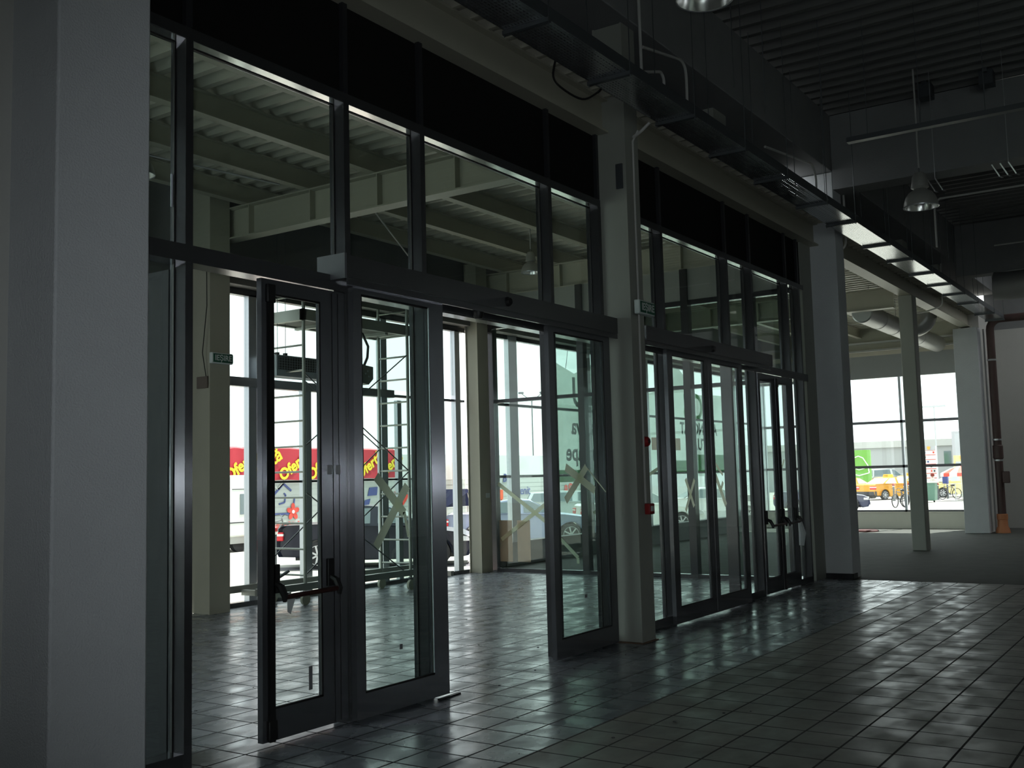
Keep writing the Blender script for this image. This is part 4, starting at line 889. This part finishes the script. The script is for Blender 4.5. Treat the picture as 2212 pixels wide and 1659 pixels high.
banner(23.9, 30.2, 1.74, 2.82, SY-.2, 'long red offer banner behind the scaffold tower', [(23.75, 2.25, .55, OF), (25.0, 2.25, .55, OF), (26.3, 2.25, .55, OF), (27.55, 2.25, .55, OF), (28.75, 2.25, .55, OF), (29.9, 2.25, .55, OF)])
t = thing('house_garden_sign', 'market wall sign with a blue house outline and a red flower', 'sign', (24.8, SY-.01, .2))
def seg(mb, pts, w_=.07):
    for a, b in zip(pts[:-1], pts[1:]): tape(mb, (a[0], a[1], SY-.03), (b[0], b[1], SY-.03), w_, th=.02)
m = MB(); seg(m, [(23.95, 1.0), (24.7, 1.62), (25.05, 1.38)]); seg(m, [(24.2, 1.1), (24.2, .62), (24.95, .62)]); seg(m, [(24.5, .95), (24.75, 1.0), (24.8, 1.25), (24.72, 1.3)], .05); seg(m, [(25.2, 1.15), (25.15, .8)], .05)
m.build('house_outline', NV, t, smooth=False)
m = MB(); seg(m, [(24.05, 1.72), (24.45, 1.45), (24.8, 1.75)], .08); m.build('roof_stroke', mat('print_grey', (.45, .48, .46), .7), t)
m = MB()
for k in range(5):
    a = math.radians(18+72*k); cx, cz = 25.12+.17*math.cos(a), .68+.17*math.sin(a)
    m.prism([(cx+.125*math.cos(a)*math.cos(q)-.085*math.sin(a)*math.sin(q), cz+.125*math.sin(a)*math.cos(q)+.085*math.cos(a)*math.sin(q)) for q in [2*math.pi*i/14 for i in range(14)]], 'Y', SY-.035-.002*k, SY-.03)
m.build('flower', RD, t); MB().lathe([(0, -.052), (.06, -.052), (.06, -.03)], (25.12, SY, .68), 16, 'Y').build('flower_eye', mat('print_white', (.8, .8, .8), .6), t)
text_mesh('Casă și Grădină', .24, RD, wallmtx(24.62, SY-.03, .25), 'lettering', t, .004, .004); MB().box(23.8, 25.5, SY-.03, SY-.01, .1, .125).build('underline', NV, t)
t = thing('heart_sign', 'market wall print with a red heart and navy flag shapes left of it', 'sign', (30.2, SY, .5))
def heart(cx, cz, s, mt, par):
    pts = [(cx+s*.0625*16*math.sin(q)**3*.95, cz+s*.0625*(13*math.cos(q)-5*math.cos(2*q)-2*math.cos(3*q)-math.cos(4*q))) for q in [2*math.pi*i/28 for i in range(28)]]
    MB().prism(pts, 'Y', SY-.04, SY-.01).build('heart', mt, par)
heart(30.75, 1.0, .42, RD, t); m = MB(); m.prism([(28.85, 1.1), (29.35, 1.12), (29.4, 1.42), (28.95, 1.4)], 'Y', SY-.03, SY-.01); m.prism([(28.6, .62), (28.85, .62), (29.0, 1.0), (28.7, .95)], 'Y', SY-.03, SY-.01); m.build('flag_shape', NV, t)
t = thing('welcome_sign', 'market wall lettering in navy seen through the taped side glass', 'sign', (38.3, SY, 1))
text_mesh('Bine', .5, NV, wallmtx(38.0, SY-.03, 1.62), 'lettering', t, .004, .006, .2); text_mesh('ați venit', .52, NV, wallmtx(38.85, SY-.03, 1.05), 'lettering', t, .004, .006, .2)
MB().lathe([(0, -.03), (.08, -.03), (.08, -.01)], (40.6, SY, .75), 14, 'Y').build('dot', RD, t)
t = thing('heart_sign', 'market wall print with a red heart and red lettering beneath the hanging tarp', 'sign', (44.5, SY, .8))
heart(46.9, 1.1, .6, RD, t); text_mesh('așa', .8, RD, wallmtx(43.2, SY-.03, 1.1), 'lettering', t, .004, .02, .2); MB().box(44.4, 45.2, SY-.03, SY-.01, 1.1, 1.5).build('flag_shape', NV, t)
tag(MB().box(35.2, 36.3, SY-.9, SY-.8, .75, 1.15).box(35.25, 35.3, SY-.88, SY-.83, GZ, .8).box(36.2, 36.25, SY-.88, SY-.83, GZ, .8).build('stall_cloth', mat('stall_red', (.75, .12, .05), .6)), 'red stall cloth behind the roof of the silver blue coupe', 'cloth')
m = MB(); m.box(33.6, 33.95, SY-.5, SY-.3, 1.0, 2.3); m.box(33.74, 33.8, SY-.45, SY-.4, GZ, 1.0); tag(m.build('price_board', mat('board_orange', (.7, .22, .04), .6)), 'narrow orange price board left of the cream corner column', 'sign')
t = thing('market_stall', 'dark navy tent roof behind bare twigs left of the corner column', 'stall', (32.2, 24, GZ))
m = MB(); m.prism([(30.6, .62), (32.4, .62), (32.3, 1.25)], 'Y', 23.6, 25.2); m.build('roof', mat('tent_navy', (.012, .014, .03), .95, spec=.02), t, smooth=False)
for x in (30.9, 32.2): MB().tube([(x, 23.8, GZ), (x, 23.8, .65)], .03, 6).build('pole', WHITE, t)
t = thing('bare_sapling', 'bare leafless sapling outside left of the corner column', 'tree', (29.2, 21.4, GZ))
random.seed(5); m = MB()
m.tube([(29.2, 21.4, GZ), (29.22, 21.4, .6), (29.3, 21.4, 1.7)], [.04, .03, .01], 6); m.build('trunk', mat('pale_bark', (.42, .38, .3), .9), t)
m = MB()
for k in range(14):
    z = .1+.11*k; a = random.uniform(0, 6.28); l = random.uniform(.3, .7); m.tube([(29.22, 21.4, z), (29.22+l*.4*math.cos(a), 21.4+l*.4*math.sin(a), z+l*.5), (29.22+l*.55*math.cos(a), 21.4+l*.55*math.sin(a), z+l)], [.014, .01, .004], 5)
m.build('twigs', mat('pale_twig', (.5, .46, .38), .9), t)
# caravan
t = thing('caravan', 'white caravan with red rear lamp at the left edge of the outer glazing', 'caravan', (21.2, 24.8, GZ))
CW = mat('caravan_white', (.68, .70, .66), .5)
m = MB(); m.prism([(19.0, .1), (22.35, .1), (22.45, .35), (22.4, 1.0), (22.25, 1.75), (21.8, 1.9), (19, 1.9)], 'Y', 24.0, 25.6); m.build('body', CW, t, smooth=False, bevel=.05)
MB().box(21.2, 21.95, 23.985, 24.0, .75, 1.35).build('side_window', CGL, t); MB().box(19, 22.44, 23.99, 24.0, .5, .53).build('trim_line', TRIMB, t); MB().box(20.9, 22.36, 23.99, 24.0, 1.48, 1.5).build('trim_line', TRIMB, t)
MB().box(22.02, 22.36, 23.97, 24.02, .2, .34).build('tail_lamp', TL, t); MB().prism([(22.05, -.04), (22.25, -.04), (22.15, .1)], 'Y', 23.97, 24.0).build('reflector', TL, t)
m = MB(); m.prism([(19, -.1), (22.0, -.1), (22.3, .1), (19, .1)], 'Y', 24.05, 25.5); m.build('chassis', mat('caravan_grey', (.4, .4, .38), .6), t)
for x in (19.9, 21.3): MB().lathe([(0, -.08), (.28, -.08), (.28, .08), (0, .08)], (x, 24.2, GZ+.28), 20, 'Y').build('wheel', TYRE, t)
tag(MB().lathe([(0, 0), (.17, 0), (.24, .3), (.22, .3), (.16, .02)], (21.75, 23.7, GZ), 18).build('bucket', mat('bucket_red', (.7, .04, .03), .5)), 'red bucket under the rear of the white caravan', 'bucket')
# bicycles
def bicycle(label, s=1):
    t = thing('bicycle', label, 'bicycle', (0, 0, 0), 'parked bicycles', world=False); r = .34
    fm = mat('bike_frame', (.12, .12, .13), .5)
    for x in (-.52, .52):
        w_ = MB().lathe([(r-.035, -.02), (r, -.018), (r, .018), (r-.035, .02), (r-.035, -.02)], (x, 0, r), 32, 'Y').build('wheel', TYRE, t)
        sp = MB()
        for k in range(14): a = 2*math.pi*k/14; sp.tube([(x, 0, r), (x+(r-.02)*math.cos(a), 0, r+(r-.02)*math.sin(a))], .003, 4)
        sp.build('spokes', GALV, w_)
    m = MB()
    for a, b in (((-.52, 0, r), (-.05, 0, .3)), ((-.05, 0, .3), (-.2, 0, .82)), ((-.2, 0, .78), (-.52, 0, r)), ((-.05, 0, .3), (.36, 0, .72)), ((-.19, 0, .76), (.34, 0, .8)), ((.34, 0, .86), (.52, 0, r))): m.tube([a, b], .024, 8)
    m.build('frame', fm, t); MB().tube([(.3, -.28, .95), (.36, -.1, .98), (.34, 0, .9), (.36, .1, .98), (.3, .28, .95)], .014, 8).build('handlebar', GALVD, t)
    MB().tube([(-.34, 0, .86), (-.2, 0, .87), (-.08, 0, .86)], [.07, .06, .025], 8).build('saddle', BLACK, t)
    MB().lathe([(0, -.01), (.09, -.01), (.09, .01), (0, .01)], (-.05, -.03, .3), 16, 'Y').build('chainring', GALV, t)
    return t
b1 = bicycle('bicycle leaning by the market hall behind the left outer mullion'); put(b1, 23.6, 25.1, .1)
b2 = bicycle('bicycle standing on the forecourt in front of the taxis'); put(b2, 55.4, 13.6, 2.9)
b3 = bicycle('second bicycle right beside the first, in front of the taxis'); put(b3, 55.9, 13.15, 2.7)
b4 = bicycle('bicycle with a child seat near the red parasol'); put(b4, 69.2, 14.0, 2.4)
tag(MB().box(69.3, 69.65, 14.1, 14.4, .62, 1.05).build('child_seat', NV), 'dark blue child seat on the bicycle near the red parasol', 'seat')
# bollards
def bollard(x, y, label, cap=True):
    t = thing('bollard', label, 'bollard', (0, 0, 0), 'dark metal bollards', world=False)
    MB().lathe([(.12, 0), (.12, .03), (.06, .05), (.055, .1), (.055, .85), (.07, .87), (.07, .9), (.0, .98)], (0, 0, 0), 14).build('post', GALVD, t)
    if cap:
        MB().lathe([(.072, .92), (.072, 1.0), (.0, 1.1)], (0, 0, 0), 14).build('cap', RED, t); MB().lathe([(.073, .86), (.073, .92)], (0, 0, 0), 14).build('reflective_band', WHITE, t)
    t.location = (x, y, GZ)
bollard(16.25, 17.3, 'dark bollard with red and white cap behind the tail of the dark navy sedan')
bollard(24.0, 18.1, 'bollard top with red and white cap left of the silver blue coupe front')
for (x, y, lb) in ((66.0, 15.9, 'bollard by the flank of the yellow taxi'), (66.6, 16.7, 'bollard behind the left one of the two bicycles'), (69.5, 16.47, 'bollard right of the two parked bicycles, beside the slim column'), (70.0, 15.04, 'bollard half hidden behind the green bin'), (67.9, 14.4, 'bollard right of the green bin'), (70.4, 14.35, 'bollard left of the bicycle with the child seat')): bollard(x, y, lb, True)
# green bin
t = thing('waste_bin', 'green wheeled waste bin right of the slim column, seen through the far window', 'bin', (63.4, 13.9, GZ))
MB().prism([(13.6, GZ+.1), (14.25, GZ+.1), (14.3, .75), (13.55, .75)], 'X', 63.2, 63.9).build('body', mat('bin_green', (.10, .2, .15), .5), t, smooth=False, bevel=.03)
MB().box(63.15, 63.95, 13.5, 14.35, .75, .84).build('lid', mat('bin_lid', (.55, .58, .55), .5), t, bevel=.02)
for y in (13.7, 14.2): MB().lathe([(0, -.03), (.1, -.03), (.1, .03), (0, .03)], (63.5, y, GZ+.1), 14, 'Y').build('wheel', TYRE, t)
# red parasol and tables
t = thing('parasol', 'red and white parasol at the right edge of the far window', 'parasol', (66.5, 12.75, GZ))
PR = [mat('parasol_red', (.75, .08, .05), .7), mat('parasol_white', (.8, .75, .7), .7)]
m = MB(); n = 16
for k in range(n):
    m.mi = k % 2; a0, a1 = 2*math.pi*k/n, 2*math.pi*(k+1)/n; c = (66.5, 12.75)
    pts = [(c[0], c[1], 1.72)]
    for r_, z in ((.6, 1.55), (1.15, 1.28), (1.16, 1.08)):
        for a in (a0, a1): pts.append((c[0]+r_*math.cos(a), c[1]+r_*math.sin(a), z))
    m.add(pts, [(0, 1, 2), (1, 3, 4, 2), (3, 5, 6, 4)])
m.build('canopy', PR, t, smooth=False); MB().tube([(66.5, 12.75, GZ), (66.5, 12.75, 1.7)], .025, 8).build('pole', GALV, t); MB().lathe([(.3, 0), (.3, .06), (.05, .1)], (66.5, 12.75, GZ), 18).build('foot', WHITE, t)
t = thing('bistro_table', 'tall white bistro table under the red parasol', 'table', (65.4, 12.9, GZ))
MB().lathe([(0, 1.0), (.38, 1.0), (.38, 1.03), (0, 1.03)], (65.4, 12.9, GZ), 20).build('tabletop', WHITE, t); MB().tube([(65.4, 12.9, GZ), (65.4, 12.9, GZ+1.0)], .03, 8).build('leg', GALV, t); MB().lathe([(0, 0), (.3, 0), (.3, .03), (0, .04)], (65.4, 12.9, GZ), 20).build('foot', WHITE, t)
# green billboard, totem, buildings
t = thing('billboard', 'tall green billboard with a white outline drawing behind the taxis', 'billboard', (85, 24, GZ))
MB().box(85, 85.3, 23.0, 26.5, GZ, 3.18).build('panel', mat('billboard_green', (.17, .42, .07), .6), t)
m = MB(); pts = [(84.97, 23.1+(y-20)*.6*1.5, z-.55) for (y, z) in ((20.0, 1.9), (20.1, 2.5), (20.5, 3.1), (20.9, 3.25), (21.3, 3.1), (21.7, 2.5), (21.8, 1.9), (20.9, 1.7), (20.0, 1.9))]; m.tube(pts, .045, 6); m.tube([(84.97, 23.3, 1.75), (84.97, 23.9, 1.6), (84.97, 24.4, 1.8)], .035, 6); m.build('drawing', mat('billboard_white', (.85, .9, .8), .6), t)
t = thing('warehouse', 'low grey sheet warehouse across the car park behind the green billboard', 'building', (100, 24, GZ))
MB().box(100, 112, 14, 42, GZ, 3.6).build('wall', mat('warehouse_grey', (.40, .41, .41), .7), t, smooth=False); MB().box(99.7, 112, 13.8, 42, 3.6, 4.2).build('roof_edge', mat('warehouse_edge', (.5, .5, .48), .7), t, smooth=False)
for y in (20.2, 18.6, 17.0, 15.4): MB().box(99.95, 100, y-.3, y+.3, 1.9, 3.1).build('window', CGL, t)
t = thing('office_block', 'tall pale grey block with a dark panel at the right edge of the far window', 'building', (95, 15, GZ))
MB().box(88, 98, 8, 17.4, GZ, 4.45).build('wall', mat('office_grey', (.45, .46, .50), .7), t, smooth=False); MB().box(87.9, 88, 8, 16.7, 2.5, 3.84).build('dark_panel', mat('office_dark', (.13, .13, .17), .4), t)
YS = mat('sign_cream', (.72, .62, .3), .6)
t = thing('shop_sign', 'cream shop fascia sign with an orange shield in front of the grey block', 'sign', (78, 14, 1.5))
MB().box(78, 78.2, 9, 15.38, 2.02, 2.44).build('board', YS, t); MB().box(78, 78.2, 15.3, 15.4, GZ, 2.02).build('post', YS, t)
MB().prism([(14.95, 2.4), (14.68, 2.4), (14.68, 2.2), (14.82, 2.06), (14.95, 2.2)], 'X', 77.93, 78.0).build('shield', mat('shield_orange', (.75, .35, .05), .6), t)
text_mesh('BE', .42, TRIMB, Matrix.Translation((77.96, 14.2, 2.24)) @ Matrix.Rotation(-math.pi/2, 4, 'Z') @ Matrix.Rotation(math.pi/2, 4, 'X'), 'lettering', t, .01)
t = thing('totem_sign', 'tall white totem sign with rows of small shop logos right of the slim column', 'sign', (79, 17.6, GZ))
MB().box(79, 79.3, 16.76, 18.6, GZ, 3.18).build('panel', mat('totem_white', (.68, .72, .75), .6), t); MB().box(78.95, 79.0, 16.76, 18.6, 2.88, 3.18).build('header', mat('totem_grey', (.42, .44, .48), .6), t)
MB().prism([(17.3, 3.15), (17.1, 3.15), (17.1, 3.0), (17.2, 2.9), (17.3, 3.0)], 'X', 78.9, 78.95).build('shield', mat('totem_orange', (.75, .4, .08), .6), t)
for k in range(8): MB().box(78.96, 79.0, 16.76, 18.6, 2.88-.33*k-.015, 2.88-.33*k+.015).build('divider', RD, t)
random.seed(11)
for k in range(12): y = random.choice((16.9, 17.1, 17.3, 17.5)); z = 2.72-.33*(k % 7); MB().box(78.97, 79.0, y-.05, y+.05, z-.06, z+.06).build('logo', (NV, RD, TRIMB)[k % 3], t)
tag(MB().box(77.6, 79, 10.5, 15.0, GZ, GZ+.08).build('grass_verge', mat('verge_green', (.20, .36, .10), .9, noise=.2)), 'narrow strip of green verge behind the bollards', 'grass', kind='stuff')
for x, y, lb in ((80, 16.9, 'left'), (82, 13.9, 'right')):
    t = thing('street_lamp', 'thin twin-arm street lamp over the car park, %s one in the far window' % lb, 'street lamp', (x, y, GZ), 'street lamps'); MB().tube([(x, y, GZ), (x, y, 6)], .05, 6).build('pole', GALV, t); MB().box(x-.1, x+.1, y-.8, y+.8, 6, 6.12).build('lamp_head', GALV, t)
def streetlamp2(x, y, z, label):
    t = thing('street_lamp', label, 'street lamp', (x, y, GZ), 'street lamps'); MB().tube([(x, y, GZ), (x, y, z)], .05, 6).build('pole', GALVD, t)
    for s in (-1, 1): MB().tube([(x, y, z), (x+s*.45, y-s*.6, z+.6)], .03, 6).build('arm', GALVD, t); MB().box(x+s*.45-.12, x+s*.45+.12, y-s*.6-.15, y-s*.6+.15, z+.55, z+.68).build('lamp_head', GALVD, t)
streetlamp2(62, 40, 7.0, 'slim street lamp with two angled heads seen through the taped side glass')
# container building seen through swing doors
t = thing('loading_truck', 'pale grey box truck behind the white cars, under the tarp in the right bay', 'truck', (50, 20, GZ))
MB().box(46, 52, 20.0, 22.5, .5, 3.0).build('cargo_box', mat('truck_box', (.55, .6, .63), .6), t, smooth=False)
MB().box(44.3, 45.9, 20.05, 22.4, 0.1, 2.3).build('cab', mat('truck_cab', (.6, .63, .65), .5), t, bevel=.08); MB().box(44.3, 52, 20.2, 22.3, -.05, .45).build('chassis', TRIMB, t)
for x in (45.2, 50.5): MB().lathe([(0, -.15), (.4, -.15), (.4, .15), (0, .15)], (x, 20.2, GZ+.4), 20, 'Y').build('wheel', TYRE, t)
# tarp hung outside shop unit
def tarp(name, label, x0, x1, ztop, zbot, y, prints):
    t = thing(name, label, 'tarp', ((x0+x1)/2, y, zbot), 'printed tarps outside the shop unit'); nx, nz = 40, 10
    vs_ = []
    for j in range(nz+1):
        for i in range(nx+1):
            u = i/nx; x = x0+(x1-x0)*u; zt = ztop(u); zb = zbot+.06*math.sin(u*7); z = zb+(zt-zb)*j/nz
            vs_.append((x, y+.05*math.sin(u*23+j*.5)*(j/nz)+.03*math.sin(u*9-j), z))
    fs = [(j*(nx+1)+i, j*(nx+1)+i+1, (j+1)*(nx+1)+i+1, (j+1)*(nx+1)+i) for j in range(nz) for i in range(nx)]
    MB().add(vs_, fs).build('cloth', TARP, t)
    for u in (0, .25, .5, .75, 1):
        xx = x0+(x1-x0)*u; MB().tube([(xx, y+.02, ztop(u)-.03), (xx, y-.08, 4.4)], .006, 5).build('tie_rope', GALVD, t)
    for (s, x, z, sz, mt) in prints: text_mesh(s, sz, mt, wallmtx(x, y-.09, z, mirror=True), 'print', t, .002, .012)
    return t
tarp('hanging_tarp', 'pale printed tarp with reversed grey lettering hanging outside, left of the steel column', 18.0, 21.5, lambda u: 4.15-.32*math.sin(u*math.pi*1.6)**2-.1*u, 1.47, 11.3,
     [('NU', 19.6, 3.35, .9, TARPL), ('conserva', 19.75, 2.65, .48, TARPL), ('fii aproape', 19.7, 2.1, .5, TARPL)])
tt = tarp('hanging_tarp', 'pale printed tarp with reversed green lettering hanging outside, behind the closed sliding door', 22.3, 27.6, lambda u: 3.55+.75*math.exp(-((u-.38)/.14)**2)+.2*u, 1.6, 11.3,
     [('SOS', 25.3, 3.3, .95, TARPG), ('A RENOVAT', 25.4, 2.75, .42, TARPL), ('ACTUAL', 25.6, 2.35, .42, TARPL), ('3', 23.2, 2.15, .5, TARPL)])
m = MB(); m.box(23.6, 27.5, 11.2, 11.21, 1.62, 1.95); m.box(24.6, 27.5, 11.2, 11.21, 1.95, 2.1); m.build('print', TARPG, tt); MB().box(22.6, 24.2, 11.2, 11.21, 2.2, 2.5).build('print', TARPO, tt)
m = MB(); m.box(18.1, 21.4, 11.2, 11.21, 1.5, 1.75); m.build('print', TARPG, bpy.data.objects['hanging_tarp'])
# people
def person(label, loc, ang, h, hair, shirt, legs, skin=(.55, .36, .28), bend=0):
    t = thing('person', label, 'person', (0, 0, 0), None, world=False); s = h/1.75
    me = bpy.data.meshes.new('body'); V = [(0, 0, .95), (0, 0, 1.15), (.0, 0, 1.4), (0, 0, 1.5), (0, 0, 1.56), (.01, 0, 1.64),
        (0, .19, 1.42), (.02, .25, 1.15), (.12, .24, .92), (0, -.19, 1.42), (.02, -.25, 1.15), (.12, -.24, .92),
        (0, .1, .88), (.03, .11, .48), (0, .11, .07), (.14, .12, .03), (0, -.1, .88), (-.02, -.11, .48), (-.05, -.11, .07), (.09, -.12, .03)]
    E_ = [(0, 1), (1, 2), (2, 3), (3, 4), (4, 5), (2, 6), (6, 7), (7, 8), (2, 9), (9, 10), (10, 11), (0, 12), (12, 13), (13, 14), (14, 15), (0, 16), (16, 17), (17, 18), (18, 19)]
    Rr = [.14, .13, .15, .06, .055, .1, .065, .045, .035, .065, .045, .035, .09, .06, .045, .035, .09, .06, .045, .035]
    me.from_pydata([tuple(c*s for c in v) for v in V], E_, []); o = bpy.data.objects.new('body', me); C.objects.link(o)
    o.modifiers.new('skin', 'SKIN')
    for i, sv in enumerate(me.skin_vertices[0].data): sv.radius = (Rr[i]*s, Rr[i]*s); sv.use_root = (i == 0)
    o.modifiers.new('sub', 'SUBSURF').levels = 1
    dg = bpy.context.evaluated_depsgraph_get(); dg.update(); m2 = bpy.data.meshes.new_from_object(o.evaluated_get(dg)); o.modifiers.clear(); o.data = m2
    for c_ in (skin, shirt, legs): m2.materials.append(mat('cloth_or_skin', c_, .8))
    for p in m2.polygons:
        z = p.center.z/s; y = abs(p.center.y)/s; p.material_index = 2 if z < .98 and not (y > .2 and z > .7) else (1 if z < 1.47 and not (y > .2 and z < 1.15) else 0); p.use_smooth = True
    o.parent = t
    MB().lathe([(0, .13), (.07, .11), (.11, .05), (.115, -.02), (.1, -.08)], (-.01*s, 0, 1.66*s), 14).build('hair', mat('hair', hair, .8), t)
    t.location = loc; t.rotation_euler = (0, 0, ang); return t
person('person with short dark red hair and pale top standing behind the green bin', (66.4, 14.35, GZ), 2.2, 1.62, (.2, .03, .02), (.6, .55, .5), (.3, .32, .25))
person('person in beige trousers standing under the red parasol', (68.0, 12.6, GZ), 2.8, 1.78, (.1, .06, .04), (.6, .42, .35), (.55, .42, .3))
